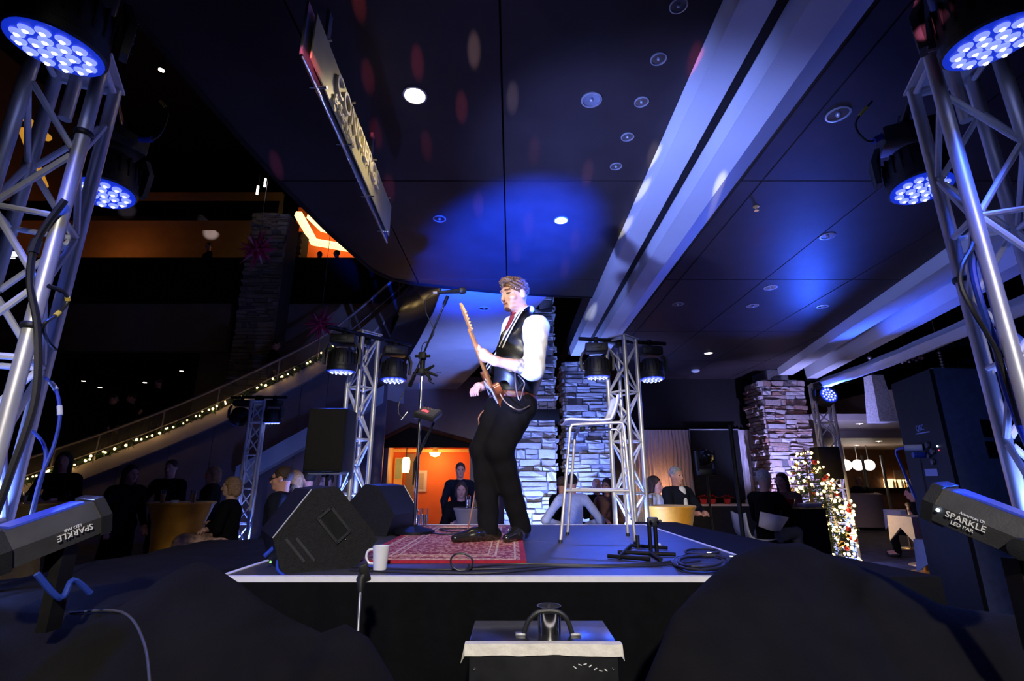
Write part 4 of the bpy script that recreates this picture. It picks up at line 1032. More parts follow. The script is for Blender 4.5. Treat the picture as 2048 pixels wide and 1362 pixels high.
part('handle_plate', MB().prism([sd_(.14, P(1960, 930, 3.3).z), sd_(.66, P(1960, 930, 3.3).z), sd_(.66, P(1960, 832, 3.3).z), sd_(.14, P(1960, 832, 3.3).z)], fn * .004), M['bluegrey'], qs, smooth=0)
# LED bars at the tower feet
def led_bar(label, a, b, flip):
    a, b = Vector(a), Vector(b); d = (b - a).normalized(); up = Vector((0, 0, 1)); n = d.cross(up).normalized()
    if n.y > 0: n = -n                       # towards the camera
    v = n.cross(d).normalized()
    if v.z < 0: v = -v
    c = (a + b) / 2; t = thing('led_bar_light', label, 'stage light', c + Vector((0, 0, -.09)), 'LED bars at the feet of the large towers')
    sec = [(x * .72, y * .72) for x, y in ((-.075, -.07), (-.03, -.085), (.06, -.06), (.075, .01), (.04, .075), (-.06, .08), (-.08, .02))]
    part('housing', MB().prism([a + n * x + v * y for x, y in sec], b - a), M['greyplastic'], t, smooth=25)
    for p, s in ((a, -1), (b, 1)): part('end_cap', MB().prism([p + n * x * 1.12 + v * y * 1.12 for x, y in sec], d * s * .028), M['blackplastic'], t, smooth=25)
    part('lens_strip', MB().prism([a + d * .02 + v * .056 + n * -.038, b - d * .02 + v * .056 + n * -.038, b - d * .02 + v * .055 + n * .022, a + d * .02 + v * .055 + n * .022], v * .006), mat('dim blue lens strip', (.05, .08, .5), .3, emit=(.02, .07, 1.0), estr=.12), t)
    return t, c, d, n, v
A, Bq = P(1888, 1012, 1.55), P(2075, 1088, 1.38)
t, c, d, n, v = led_bar('grey LED bar with white lettering below the tall loudspeaker', A, Bq, 1)
spot('led_bar_lamp', c + v * .09, (0.0, 5.3, 4.0), 38000, DEEP, 27, 1.0, .05)
nn = (n * .985 + v * .17).normalized()
o_ = A + d * .030 + n * .0508 + v * .008
part('lettering', text_mb('SPARKLE', .024, o_ + v * -.022 + nn * .003, d, v, .001), M['print'], t)
part('lettering', text_mb('LED PAR', .014, o_ + v * -.037 + d * .015 - n * .001, d, v, .001), M['print'], t)
part('lettering', text_mb('American DJ', .011, o_ + v * .000 + d * .03 + nn * .004, d, v, .001), M['print'], t)
part('indicator', MB().ball(A + n * .055 + v * -.005 + d * .012, .005, 8, 5), M['led'], t)
part('knob', MB().lathe([(.028, 0), (.026, .018), (.012, .02)], A + d * .20 + n * .051 + v * -.015, n.to_track_quat('Z', 'Y').to_matrix(), 18), M['blackplastic'], t)
part('bracket', MB().box(A + d * .22 + v * -.16, (.03, .05, .22)), M['black'], t)
A2, B2 = P(-5, 1105, 1.42), P(178, 1038, 1.62)
t, c, d, n, v = led_bar('dark LED bar with upside-down lettering below the left large tower', A2, B2, -1)
spot('led_bar_lamp', c + v * .09, (1.75, 4.6, 4.0), 1900, ICE, 52, .9, .05)
nn = (n * .985 + v * .17).normalized()
o_ = B2 - d * .025 + n * .0515 + v * -.012
part('lettering', text_mb('SPARKLE', .024, o_ + v * .010 + nn * .003, -d, -v, .001), M['print'], t)
part('lettering', text_mb('LED PAR', .012, o_ + v * .022 - d * .03 + nn * .004, -d, -v, .001), M['print'], t)
part('bracket', MB().box(A2 + d * .12 + v * -.16, (.03, .05, .22)), M['black'], t)
part('dangling_lead', MB().path(smooth_pts([A2 + d * .05 + n * .05 + v * -.08, A2 + d * .09 + n * .06 + v * -.17, A2 + d * .13 + n * .05 + v * -.14, A2 + d * .17 + n * .05 + v * -.2], 5), .008), M['bluecable'], t)
# case in front of the stage
bx0, bx1 = P(938, 1297, 1.55).x, P(1236, 1297, 1.55).x; bz = P(1085, 1297, 1.55).z
cs_ = thing('flight_case', 'black case with a handle and a white taped front edge', 'case', ((bx0 + bx1) / 2, 1.66, 0))
part('body', MB().box(((bx0 + bx1) / 2, 1.67, bz / 2), (bx1 - bx0, .24, bz), bevel=.006), M['blackgloss'], cs_)
part('lid', MB().box(((bx0 + bx1) / 2, 1.67, bz + .004), (bx1 - bx0 + .004, .245, .012), bevel=.003), M['blackgloss'], cs_)
mb = MB(); n_ = 30; vs = []; fs = []
for i in range(n_ + 1):
    x = bx0 - .012 + (bx1 - bx0 + .024) * i / n_; e_ = .003 * wr(x, 0, 9)
    vs += [(x, 1.575, bz + .0115 + e_ * .3), (x, 1.546, bz + .012 + e_), (x, 1.544, bz - .016 + e_ * 1.5)]
for i in range(n_):
    for j in range(2): fs.append((i * 3 + j, i * 3 + 3 + j, i * 3 + 4 + j, i * 3 + 1 + j))
mb.add(vs, fs)
mb.add([(bx0 - .012, 1.575, bz + .011), (bx0 - .012, 1.546, bz + .011), (bx0 - .022, 1.545, bz - .035), (bx0 - .006, 1.56, bz - .012)], [(0, 1, 2, 3)])
mb.add([(bx1 + .012, 1.575, bz + .011), (bx1 + .012, 1.546, bz + .011), (bx1 + .016, 1.545, bz - .03), (bx1 + .004, 1.545, bz - .012)], [(0, 1, 2, 3)])
part('tape_edge', mb, M['gaffer'], cs_, smooth=60)
hc = P(1098, 1270, 1.66); hz = bz + .01
part('handle', MB().path(smooth_pts([(hc.x - .075, 1.63, hz + .006), (hc.x - .06, 1.63, hz + .04), (hc.x - .03, 1.63, hz + .062), (hc.x + .02, 1.63, hz + .064), (hc.x + .05, 1.63, hz + .045), (hc.x + .065, 1.63, hz + .006)], 5), .007), M['blackplastic'], cs_)
for s in (-.085, .075): part('handle_foot', MB().box((hc.x + s, 1.63, hz + .004), (.03, .02, .008), bevel=.002), M['steel'], cs_)
for x in (bx0 + .015, bx1 - .015): part('rivet', MB().ball((x, 1.549, bz - .05), .004, 8, 5), M['chrome'], cs_)
sc = MB()
for k in range(7):
    x = bx1 - .12 + k * .014; sc.box((x, 1.5485, bz - .045 + .008 * math.sin(k * .9)), (.009, .0015, .002), Euler((0, .6 * math.cos(k), 0)))
part('scuff', sc, M['print'], cs_)
single('steel_cup', MB().lathe([(.034, 0), (.036, .05), (.037, .072), (.033, .072), (.031, .01)], (hc.x + .002, 1.665, hz), n=24), M['chrome'], 'small steel cup standing on the black case', 'cup', (hc.x + .002, 1.665, hz))
# mug
mp = P(760, 1131, 2.42); mp = Vector((mp.x, 2.42, ST))
t = thing('mug', 'white coffee mug at the front edge of the stage', 'mug', mp)
part('body', MB().lathe([(.026, 0), (.029, .002), (.033, .05), (.037, .10), (.035, .10), (.031, .05), (.026, .006), (.001, .006)], mp, n=28), M['white'], t)
part('handle', MB().path(smooth_pts([mp + Vector(q) for q in ((-.033, 0, .085), (-.056, 0, .08), (-.064, 0, .055), (-.052, 0, .03), (-.030, 0, .026))], 5), .0055), M['white'], t)
# tumblers at the back of the stage
for px_, lab in ((833, 'short water glass half hidden by the microphone stand'), (848, 'tall water glass at the back of the rug')):
    g = P(px_, 1051, 4.62); g.z = ST + .012
    t = thing('water_glass', lab, 'glass', g, 'water glasses at the back of the stage')
    part('tumbler', MB().lathe([(.026, 0), (.034, .135), (.032, .135), (.025, .008)], g, n=20), M['glass'], t)
    part('water', MB().lathe([(.0245, .009), (.0285, .085)], g, n=20), M['glass'], t)
# microphone and stand
MY = 3.72; mb_ = PZ(832, 1056, ST); mb_ = Vector((P(829, 1056, 3.9).x, 3.9, ST + .012)); MY = 3.9
top = P(833, 712, MY - .02); t = thing('microphone_stand', 'chrome boom microphone stand with a round black base on the rug', 'microphone stand', mb_)
part('base', MB().lathe([(.15, 0), (.148, .018), (.09, .035), (.02, .05), (.018, .06)], mb_, n=28), M['black'], t)
part('pole', MB().tube(mb_ + Vector((0, 0, .04)), (mb_.x, mb_.y, top.z), .013, n=12), M['chrome'], t)
piv = Vector((mb_.x, mb_.y - .02, top.z)); b1 = P(797, 772, MY - .05); b2 = P(893, 598, MY - .25)
part('pole_clutch', MB().tube(piv + Vector((0, .02, -.10)), piv + Vector((0, .02, .02)), .02, n=12), M['black'], t)
b1v = piv + (piv - b2).normalized() * .28
part('boom', MB().tube(b1v, b2, .008, n=10), M['blackgloss'], t)
part('counterweight', MB().tube(b1v - (piv - b2).normalized() * .0, b1v + (b2 - piv).normalized() * .13, .016, n=12), M['black'], t)
part('boom_clamp', MB().box(piv, (.06, .06, .06), bevel=.012).tube(piv + Vector((-.06, 0, 0)), piv + Vector((.06, 0, 0)), .012), M['black'], t)
part('clip', MB().tube(b2 - (b2 - piv).normalized() * .05, b2 + (b2 - piv).normalized() * .025, .014), M['black'], t)
m0, m1 = P(866, 586, MY - .30), P(932, 581, MY - .22); md = (m1 - m0).normalized()
mic = thing('microphone', 'handheld vocal microphone clipped to the boom', 'microphone', m0)
part('handle', MB().path([m0 + md * .03, m0 + md * .10, m1 - md * .055], [.011, .0145, .020], 14), M['blackgloss'], mic)
part('grille_head', MB().path([m1 - md * .055, m1 - md * .045, m1 - md * .02, m1 - md * .004, m1], [.021, .027, .028, .023, .010], 16), M['blackplastic'], mic)
part('connector', MB().tube(m0, m0 + md * .04, .011), M['stoolmetal'], mic)
cable('thin black microphone cable hanging round the boom', [m0, P(851, 600, MY - .3), P(852, 625, MY - .3), P(862, 645, MY - .28), P(868, 665, MY - .25), P(858, 682, MY - .2), P(845, 690, MY - .16), P(838, 730, MY - .1), P(815, 770, MY - .06), P(800, 800, MY - .05), P(797, 825, MY - .05), P(805, 836, MY - .06)], .0035, M['cable'])
# clip-on holder and effects box on the stand
hd_ = thing('music_holder', 'folding black clip holder on the microphone stand', 'holder', P(834, 745, MY))
q0 = Vector((mb_.x, mb_.y - .02, P(834, 745, MY).z))
part('collar', MB().lathe([(.05, -.02), (.055, 0), (.05, .02)], q0, n=18), M['black'], hd_)
for (x, y) in ((868, 731), (874, 752), (862, 760)): part('arm', MB().path([q0, P(850, 742, MY - .05), P(x, y, MY - .08)], [.012, .016, .009], 8), M['black'], hd_)
part('clip', MB().path([P(857, 745, MY - .08), P(858, 762, MY - .09), P(868, 768, MY - .1)], .005), M['black'], hd_)
fx_ = thing('effects_box', 'small effects unit with red lights clamped to the microphone stand', 'effects unit', P(840, 835, MY))
qq = P(857, 828, MY - .08); rt = Euler((math.radians(32), math.radians(14), math.radians(-18)))
Rr = rt.to_matrix()
part('body', MB().box(qq, (.17, .13, .045), rt, bevel=.008), M['blackplastic'], fx_)
part('panel', MB().box(qq + Rr @ Vector((0, .0, .024)), (.15, .11, .004), rt), M['greyplastic'], fx_)
for x, y in ((-.04, -.01), (-.02, -.01), (.0, -.015)): part('red_light', MB().box(qq + Rr @ Vector((x, y, .028)), (.014, .022, .005), rt), M['redled'], fx_)
for x in (-.05, -.02, .01, .04): part('knob', MB().lathe([(.009, 0), (.008, .012)], qq + Rr @ Vector((x, .035, .026)), Rr, 10), M['chrome'], fx_)
part('clamp', MB().box(Vector((mb_.x, mb_.y - .03, qq.z)), (.08, .08, .06), bevel=.01).tube(Vector((mb_.x, mb_.y - .03, qq.z)), qq, .018), M['black'], fx_)
part('jack_plug', MB().tube(P(802, 840, MY - .06), P(815, 824, MY - .05), .008), M['chrome'], fx_)
part('tablet_arm', MB().path([P(868, 845, MY - .05), P(850, 880, MY), P(830, 925, MY + .02), P(826, 970, MY + .02)], [.009, .012, .012, .006], 8), M['black'], fx_)
# bar stool
FL, FRr, BRr, BLl = PZ(1121, 1086, ST), PZ(1271, 1091, ST), PZ(1256, 1072, ST), PZ(1135, 1070, ST)
sz = P(1190, 849, 3.45).z
bs_ = thing('bar_stool', 'tall chrome bar stool with a white moulded seat on the stage', 'stool', (FL + FRr) / 2)
tp = {k: Vector((x, y, sz)) for k, x, y in (('fl', P(1141, 849, FL.y + .04).x, FL.y + .05), ('fr', P(1248, 849, FRr.y + .04).x, FRr.y + .05), ('bl', P(1150, 849, BLl.y - .05).x, BLl.y - .04), ('br', P(1240, 849, BRr.y - .05).x, BRr.y - .04))}
for k, f in (('fl', FL), ('fr', FRr), ('bl', BLl), ('br', BRr)):
    part('leg', MB().tube(f + Vector((0, 0, .004)), tp[k] - Vector((0, 0, .02)), .0105, n=10), M['stoolmetal'], bs_); part('foot_cap', MB().tube(f, f + Vector((0, 0, .02)), .013, n=10), M['rubber'], bs_)
part('seat_frame', MB().path([tp['fl'] - Vector((0, 0, .03)), tp['fl'] + Vector((.01, 0, -.004)), tp['fl'] + Vector((.03, 0, 0)), tp['fr'] + Vector((-.03, 0, 0)), tp['fr'] + Vector((-.01, 0, -.004)), tp['fr'] - Vector((0, 0, .03))], .0105, 10), M['stoolmetal'], bs_)
part('seat_frame', MB().path([tp['bl'] - Vector((0, 0, .03)), tp['bl'] + Vector((.03, 0, 0)), tp['br'] + Vector((-.03, 0, 0)), tp['br'] - Vector((0, 0, .03))], .0105, 10), M['stoolmetal'], bs_)
fz = P(1190, 981, 3.45).z
def lerp_leg(f, k): q = (fz - f.z) / (tp[k].z - f.z); return f + (tp[k] - f) * q
r4 = {k: lerp_leg(f, k) for k, f in (('fl', FL), ('fr', FRr), ('bl', BLl), ('br', BRr))}
for u, v in (('fl', 'fr'), ('bl', 'br'), ('fl', 'bl'), ('fr', 'br')): part('footrest', MB().tube(r4[u], r4[v], .009, n=8), M['stoolmetal'], bs_)
sh = MB(); vs = []; fs = []; n1, n2 = 14, 10
prof = [(-.20, .005), (-.16, .012), (-.10, .008), (-.02, .003), (.06, .003), (.12, .012), (.165, .045), (.19, .10), (.205, .16), (.215, .21)]
cx_ = (tp['fl'].x + tp['fr'].x) / 2; cy_ = (tp['fl'].y + tp['bl'].y) / 2
for (u, h_) in prof:
    for j in range(n1 + 1):
        q = -1 + 2 * j / n1; taper = 1 - .25 * max(0, h_ - .05) / .16
        vs.append((cx_ + u - .03 * abs(q) ** 3 * (1 if h_ > .04 else 0), cy_ + q * .17 * taper, sz + .012 + h_ + .015 * q * q - (.02 * abs(q) ** 4 if h_ > .15 else 0)))
for i in range(len(prof) - 1):
    for j in range(n1): fs.append((i * (n1 + 1) + j, i * (n1 + 1) + j + 1, (i + 1) * (n1 + 1) + j + 1, (i + 1) * (n1 + 1) + j))
sh.add(vs, fs); so = part('seat_shell', sh, M['whiteplastic'], bs_, smooth=60)
sm_ = so.modifiers.new('thick', 'SOLIDIFY'); sm_.thickness = .012; sm_.offset = -1
for x in (-.06, .02): part('seat_pad', MB().box((cx_ + x, cy_, sz - .012), (.03, .1, .03), bevel=.004), M['black'], bs_)
# guitar stand (folded frame) on the right of the stage
gp = PZ(1290, 1112, ST); gs_ = thing('guitar_stand', 'empty black guitar stand near the right stage edge', 'guitar stand', gp)
for px_ in (1304, 1316): a, b = PZ(px_ - 2, 1108, ST), P(px_ - 2 + (px_ - 1310) * .3, 1048, 2.85); part('upright', MB().tube(a + Vector((0, 0, .01)), Vector((a.x, a.y, P(px_, 1046, a.y).z)), .011), M['black'], gs_)
a = PZ(1310, 1108, ST); hz_ = P(1310, 1044, a.y).z
part('yoke_head', MB().box((a.x, a.y, hz_), (.06, .03, .05), bevel=.008).tube((a.x - .015, a.y, hz_), (a.x - .015, a.y - .06, hz_ + .01), .008).tube((a.x + .025, a.y, hz_), (a.x + .025, a.y - .06, hz_ + .01), .008), M['rubber'], gs_)
for (p, q) in (((1216, 1117), (1300, 1124)), ((1236, 1109), (1352, 1114)), ((1260, 1095), (1335, 1100)), ((1300, 1110), (1322, 1124)), ((1262, 1095), (1238, 1120))):
    u, v = PZ(*p, ST), PZ(*q, ST); part('foot_bar', MB().tube(u + Vector((0, 0, .012)), v + Vector((0, 0, .012)), .010), M['black'], gs_)
u = PZ(1276, 1096, ST); part('rest_post', MB().tube(u, u + Vector((0, 0, .07)), .012), M['rubber'], gs_)
u = PZ(1319, 1098, ST); part('rubber_tip', MB().ball(u + Vector((0, 0, .02)), .012, 10, 6), M['whiteplastic'], gs_)
# cables lying on the stage
def floor_cable(label, px, r=.0042, m='cable'): return cable(label, [PZ(x, y, ST + r + .001) for x, y in px], r, M[m])
floor_cable('black cable along the stage front from the wedge monitor', [(700, 1140), (760, 1143), (860, 1146), (980, 1146), (1060, 1140), (1130, 1134), (1240, 1133), (1330, 1130), (1400, 1122)])
floor_cable('black cable running under the rug edge along the stage', [(705, 1134), (800, 1138), (900, 1139), (1010, 1137), (1100, 1132), (1200, 1131), (1300, 1127), (1360, 1120)])
floor_cable('black cable crossing towards the guitar stand', [(930, 1138), (980, 1131), (1040, 1128), (1110, 1129), (1200, 1130), (1290, 1129), (1350, 1126)])
lc = PZ(918, 1141, ST + .006)
cable('small upright loop of black cable in front of the rug', [P(935, 1141, lc.y), P(944, 1132, lc.y), P(944, 1118, lc.y), P(930, 1108, lc.y), P(912, 1108, lc.y), P(902, 1118, lc.y), P(904, 1132, lc.y), P(918, 1141, lc.y), P(934, 1139, lc.y), P(938, 1128, lc.y)], .004, M['cable'])
cable('black cable coiled on the rug behind the singer\'s shoes', [PZ(840, 1052, ST + .02), PZ(868, 1066, ST + .02), PZ(910, 1068, ST + .02), PZ(950, 1062, ST + .02), PZ(930, 1057, ST + .02), PZ(880, 1058, ST + .02), PZ(900, 1063, ST + .02), PZ(960, 1064, ST + .02)], .005, M['cable'])
for (cx0, cy0, rx, ry, n0, lab) in ((1405, 1124, 62, 16, 6, 'heap of coiled black cable at the right stage corner'), (755, 1058, 40, 10, 4, 'coil of black cable beside the smaller wedge monitor'), (1405, 1103, 34, 6, 3, 'small cable coil by the right edge tape')):
    pts = []
    for k in range(n0 * 12):
        a_ = k * 2 * math.pi / 12; f_ = 1 - .25 * noise.noise(Vector((k * .09, n0, 0))) - .05 * (k // 12)
        pts.append(PZ(cx0 + rx * f_ * math.cos(a_) + 4 * math.sin(k * .35), cy0 + ry * f_ * math.sin(a_), ST + .008 + .004 * (k // 12)))
    t = thing('cable_coil', lab, 'cable', pts[0]); part('sheath', MB().path(pts, .005, 6), M['cable'], t)
    if cx0 == 1405 and n0 == 6:
        for p_ in ((1424, 1106), (1470, 1113)): u = PZ(*p_, ST + .012); part('connector', MB().tube(u + Vector((-.025, .006, 0)), u + Vector((.02, -.006, 0)), .008), M['chrome'], t)
# thin light cables over the left cloth
def z_drape_cable(label, px, Y, r=.004): return cable(label, [Vector((P(x, y, yy).x, yy, z_left(P(x, y, yy).x, yy) + r)) for (x, y), yy in zip(px, Y)], r, M['greyplastic'])
z_drape_cable('thin cable trailing down over the left black cloth', [(150, 1175), (250, 1190), (300, 1225), (330, 1290), (390, 1345), (440, 1350)], [1.75, 1.72, 1.62, 1.48, 1.36, 1.34])
t = thing('mic_clip_arm', 'small dark clip on a thin rod standing in front of the stage', 'clip', P(718, 1232, 1.75))
part('rod', MB().tube(P(716, 1262, 1.75), P(721, 1180, 1.78), .005), M['steel'], t)
part('clip', MB().path([P(721, 1185, 1.78), P(722, 1160, 1.79), P(734, 1132, 1.8)], [.008, .016, .014], 10).box(P(729, 1143, 1.8), (.03, .04, .06), Euler((.2, -.3, .3)), bevel=.006), M['rubber'], t)

# ================================================================== people
def skin_mat(n, c): return mat(n, c, .5, var=.06, vscale=40, spec=.4)
SK = {'pale': skin_mat('skin', (.72, .42, .32)), 'rosy': skin_mat('rosy skin', (.62, .30, .22)), 'tan': skin_mat('tan skin', (.48, .26, .17))}
CL = {}
def cloth(n, c, **k):
    if n not in CL: CL[n] = mat(n, c, k.pop('rough', .9), spec=.1, var=k.pop('var', .12), vscale=25, bump=.15, bscale=80, **k)
    return CL[n]
BLK = cloth('black wool', (.006, .0055, .006)); DKG = cloth('charcoal wool', (.022, .022, .025)); NAVY = cloth('navy wool', (.010, .012, .022))
WHS = cloth('white shirt cotton', (.82, .80, .78)); LBS = cloth('pale blue shirt cotton', (.60, .64, .78)); GRY = cloth('grey knit', (.22, .21, .22))
BRN = cloth('brown knit', (.20, .10, .06)); PAT = mat('patterned skirt', (.5, .3, .22), .9, var=.75, vscale=16)
HR = {k: mat(k + ' hair', c, .6, var=.35, vscale=45, bump=.5, bscale=90) for k, c in {'black': (.012, .009, .008), 'brown': (.05, .025, .014), 'blond': (.42, .24, .11), 'grey': (.32, .30, .29), 'white': (.68, .63, .58)}.items()}
V3 = lambda *a: np.array(a, float)
class Frame:
    def __init__(s, base, face):
        f = V3(face[0], face[1], 0); s.f = f / np.linalg.norm(f); s.u = V3(0, 0, 1); s.l = np.cross(s.u, s.f); s.b = V3(*base)
    def __call__(s, left, fwd, up): return s.b + s.l * left + s.f * fwd + s.u * up
def head_solid(S, c, F, L, U, k=.018, q=1.0):
    F, L, U = F * q, L * q, U * q; R1 = np.stack([L, F, U], 1) / q
    R = R1; e_ = lambda *r: tuple(x * q for x in r)
    S.ell(c + U * .028 - F * .010, e_(.074, .094, .092), R, k); S.ell(c - U * .035 + F * .022, e_(.058, .070, .082), R, .03)
    S.cone(c - U * .085 + F * .070 - L * .012, c - U * .085 + F * .070 + L * .012, .022, k=.02)
    S.cone(c + U * .022 + F * .088, c - U * .028 + F * .110, .010, .015, .012)
    S.ell(c + U * .034 + F * .080, e_(.050, .018, .012), R, .012)
    for s in (-1, 1):
        S.ell(c + L * s * .030 + F * .098 + U * .010, e_(.019, .015, .010), R, .010, cut=True)
        S.ell(c + L * s * .029 + F * .077 + U * .009, e_(.014, .012, .011), R, .004)
        S.ell(c + L * s * .076 - F * .008 + U * .000, e_(.010, .020, .032), R, .008)
        S.ell(c + L * s * .040 + F * .060 - U * .022, e_(.022, .020, .018), R, .02)
    S.cone(c - U * .062 + F * .088 - L * .018, c - U * .062 + F * .088 + L * .018, .008, k=.008)
    S.cone(c - U * .052 + F * .090 - L * .014, c - U * .052 + F * .090 + L * .014, .006, k=.008)
def hair_solid(c, F, L, U, h, style):
    R = np.stack([L, F, U], 1); S = Solid(h, .02)
    S.ell(c + U * .036 - F * .016, (.081, .099, .093), R)
    if style == 'long':
        S.cone(c - F * .055 + U * .02, c - F * .075 - U * .19, .075, .06)
        for s in (-1, 1): S.cone(c + L * s * .062 - F * .015 + U * .02, c + L * s * .075 - F * .02 - U * .19, .038, .03)
    elif style == 'bob':
        S.cone(c - F * .05 + U * .02, c - F * .055 - U * .07, .08, .07)
        for s in (-1, 1): S.cone(c + L * s * .064 - F * .01 + U * .02, c + L * s * .068 - F * .01 - U * .08, .036, .030)
    S.ell(c + F * .095 - U * .035, (.064 if style != 'short' else .084, .085, .105), R, .012, cut=True)
    pl = [] if style in ('long', 'bob') else [(c - U * .050 - F * .03, -U + F * .45)]
    return S.build(pl, lambda X, Y, Z: .004 * np.sin(X * 160 + 3 * np.sin(Z * 70)) * np.sin(Y * 150 + Z * 90))
def audience(label, headtop, Y, face, top, legs, hair, skin='rosy', pose='stand', arms='down', floor=0.0, bare=False, group='guests', look=None, lean=0.0, coat=False, glasses=False, front=False):
    p = P(headtop[0], headtop[1], Y); zh = p.z; fr = Frame((p.x, p.y, floor), face); H = zh - floor
    if pose == 'stand': s = H / 1.76; hip = .93 * s; off = 0
    else: s = .98; hip = H - .84 * s; off = 0
    z = lambda v: hip + (v - .93) * s        # heights above the hip, standing figure units
    B = Solid(.0145, .035)
    c = fr(0, lean * .5 + .015, z(1.635)); fd = look or face; F = V3(fd[0], fd[1], -.08); F /= np.linalg.norm(F); U = V3(0, 0, 1) - F * F[2]; U /= np.linalg.norm(U); L = np.cross(U, F)
    head_solid(B, c, F, L, U)
    B.cone(c - U * .06 - F * .02, fr(0, lean * .35, z(1.44)), .052, .06)
    T = [(fr(0, 0, z(.97)), fr(0, lean * .15, z(1.14)), .135, .13), (fr(0, lean * .15, z(1.14)), fr(0, lean * .3, z(1.32)), .14, .15),
         (fr(-.14, lean * .32, z(1.40)), fr(.14, lean * .32, z(1.40)), .075, .075)]
    A = []
    for sgn in (-1, 1):
        sh = fr(sgn * .185, lean * .32, z(1.39))
        if arms == 'down': el, wr_ = fr(sgn * .25, -.03 + lean * .3, z(1.12)), fr(sgn * .24, .10 + lean * .3, z(.90))
        elif arms == 'table': el, wr_ = fr(sgn * .26, .12 + lean, z(1.13)), fr(sgn * .10, .34 + lean, z(1.12))
        elif arms == 'fold': el, wr_ = fr(sgn * .25, .04 + lean * .4, z(1.13)), fr(-sgn * .02, .20 + lean * .4, z(1.14 + .03 * sgn))
        else: el, wr_ = fr(sgn * .40, -.02, z(1.10)), fr(sgn * .20, .26, z(1.02))
        A.append((sh, el, wr_))
        B.cone(sh, el, .045, .038); B.cone(el, wr_, .036, .026)
        d = (wr_ - el) / np.linalg.norm(wr_ - el); sx = np.cross(d, V3(0, 0, 1)); sx /= np.linalg.norm(sx) + 1e-9; dn = np.cross(sx, d)
        B.cone(wr_, wr_ + d * .07, .028, .034, .02)
        for q in range(4): kn = wr_ + d * .085 + sx * (-.030 + .020 * q); B.cone(kn, kn + d * .035 - dn * .01, .010, k=.008); B.cone(kn + d * .035 - dn * .01, kn + d * .05 - dn * .035, .009, .008, .006)
        B.cone(wr_ + d * .03 + sx * .03 * sgn, wr_ + d * .07 + sx * .055 * sgn, .012, .010, .008)
    for a, b, ra, rb in T: B.cone(a, b, ra - .03, rb - .03)
    LG = []
    for sgn in (-1, 1):
        hp = fr(sgn * .095, 0, hip)
        if pose == 'stand': kn, an = fr(sgn * .10, .02, .50 * s), fr(sgn * .105, -.01, .09)
        else: kn = fr(sgn * .13, .42, hip + .02); an = fr(sgn * .13, .40, max(.10, hip - .44))
        LG.append((hp, kn, an)); B.cone(hp, kn, .07, .052); B.cone(kn, an, .05, .036)
        B.cone(an + V3(0, 0, -.03), an + fr.f * .14 + V3(0, 0, -.05), .040, .032)
    eyes = [c + L * q * .030 + F * .088 + U * .010 for q in (-1, 1)]; mouth = c - U * .057 + F * .094
    dark = mat_cache('eye dark', (.03, .02, .02)); lip = mat_cache('lip', (.45, .12, .10))
    def pick(cn):
        i = np.zeros(len(cn), int)
        for e in eyes: i[np.linalg.norm(cn - e, axis=1) < .010] = 1
        i[np.linalg.norm((cn - mouth) * np.array([1, 1, 2.0]), axis=1) < .022] = 2
        return i
    o = solid_part('person', B.build(), [SK[skin], dark, lip], None, None, pick, origin=(p.x, p.y, floor)); tag(o, label, 'person', group)
    S = Solid(.018, .04)
    for a, b, ra, rb in T: S.cone(a, b, ra, rb)
    for sh, el, wr_ in A:
        S.cone(sh, el, .066, .055)
        if not bare: S.cone(el, wr_ - (wr_ - el) * .08, .053, .043)
    S.cone(fr(0, 0, z(.97)), fr(0, 0, z(.90)), .15, .155)
    if coat: S.cone(fr(0, 0, z(.93)), fr(0, -.01, z(.45)), .16, .19)
    solid_part('jacket' if coat or top in (BLK, NAVY, DKG) else 'shirt', S.build(wob=lambda X, Y, Z: .004 * np.sin(Z * 38 + X * 25) * np.sin(Y * 30 + Z * 12)), top, o)
    S = Solid(.02, .03)
    for hp, kn, an in LG: S.cone(hp, kn, .088, .068); S.cone(kn, an, .066, .055)
    S.cone(LG[0][0], LG[1][0], .10)
    if legs is PAT: S.cone(LG[0][1], LG[1][1], .11); S.cone(LG[0][0], LG[1][1], .12)
    solid_part('skirt' if legs is PAT else 'trousers', S.build(), legs, o)
    S = Solid(.015, .02)
    for hp, kn, an in LG: S.cone(an + V3(0, 0, -.045), an + fr.f * .15 + V3(0, 0, -.06), .045, .034)
    solid_part('shoes', S.build([(an * 0 + V3(0, 0, LG[0][2][2] - .088), V3(0, 0, -1))]), mat_cache('shoe black', (.015, .013, .012)), o)
    if front:
        S = Solid(.014, .02); S.cone(fr(0, lean * .35 + .085, z(1.43)), fr(0, lean * .25 + .140, z(1.12)), .052, .036); solid_part('shirt_front', S.build(), WHS, o)
    if hair: solid_part('hair', hair_solid(c, F, L, U, .013, hair[1]), HR[hair[0]], o)
    if glasses:
        g = MB()
        for q in (-1, 1):
            cc = c + L * q * .031 + F * .104 + U * .010
            g.path([Vector(cc + L * .020 * math.cos(a) + U * .016 * math.sin(a)) for a in [k * math.pi / 6 for k in range(12)]], .003, 5, closed=True)
            g.tube(Vector(cc + L * q * .02), Vector(c + L * q * .078 - F * .01 + U * .015), .003, n=5)
        part('glasses', g, M['black'], o)
    return o, fr
_mc = {}
def mat_cache(n, c):
    if n not in _mc: _mc[n] = mat(n, c, .5)
    return _mc[n]

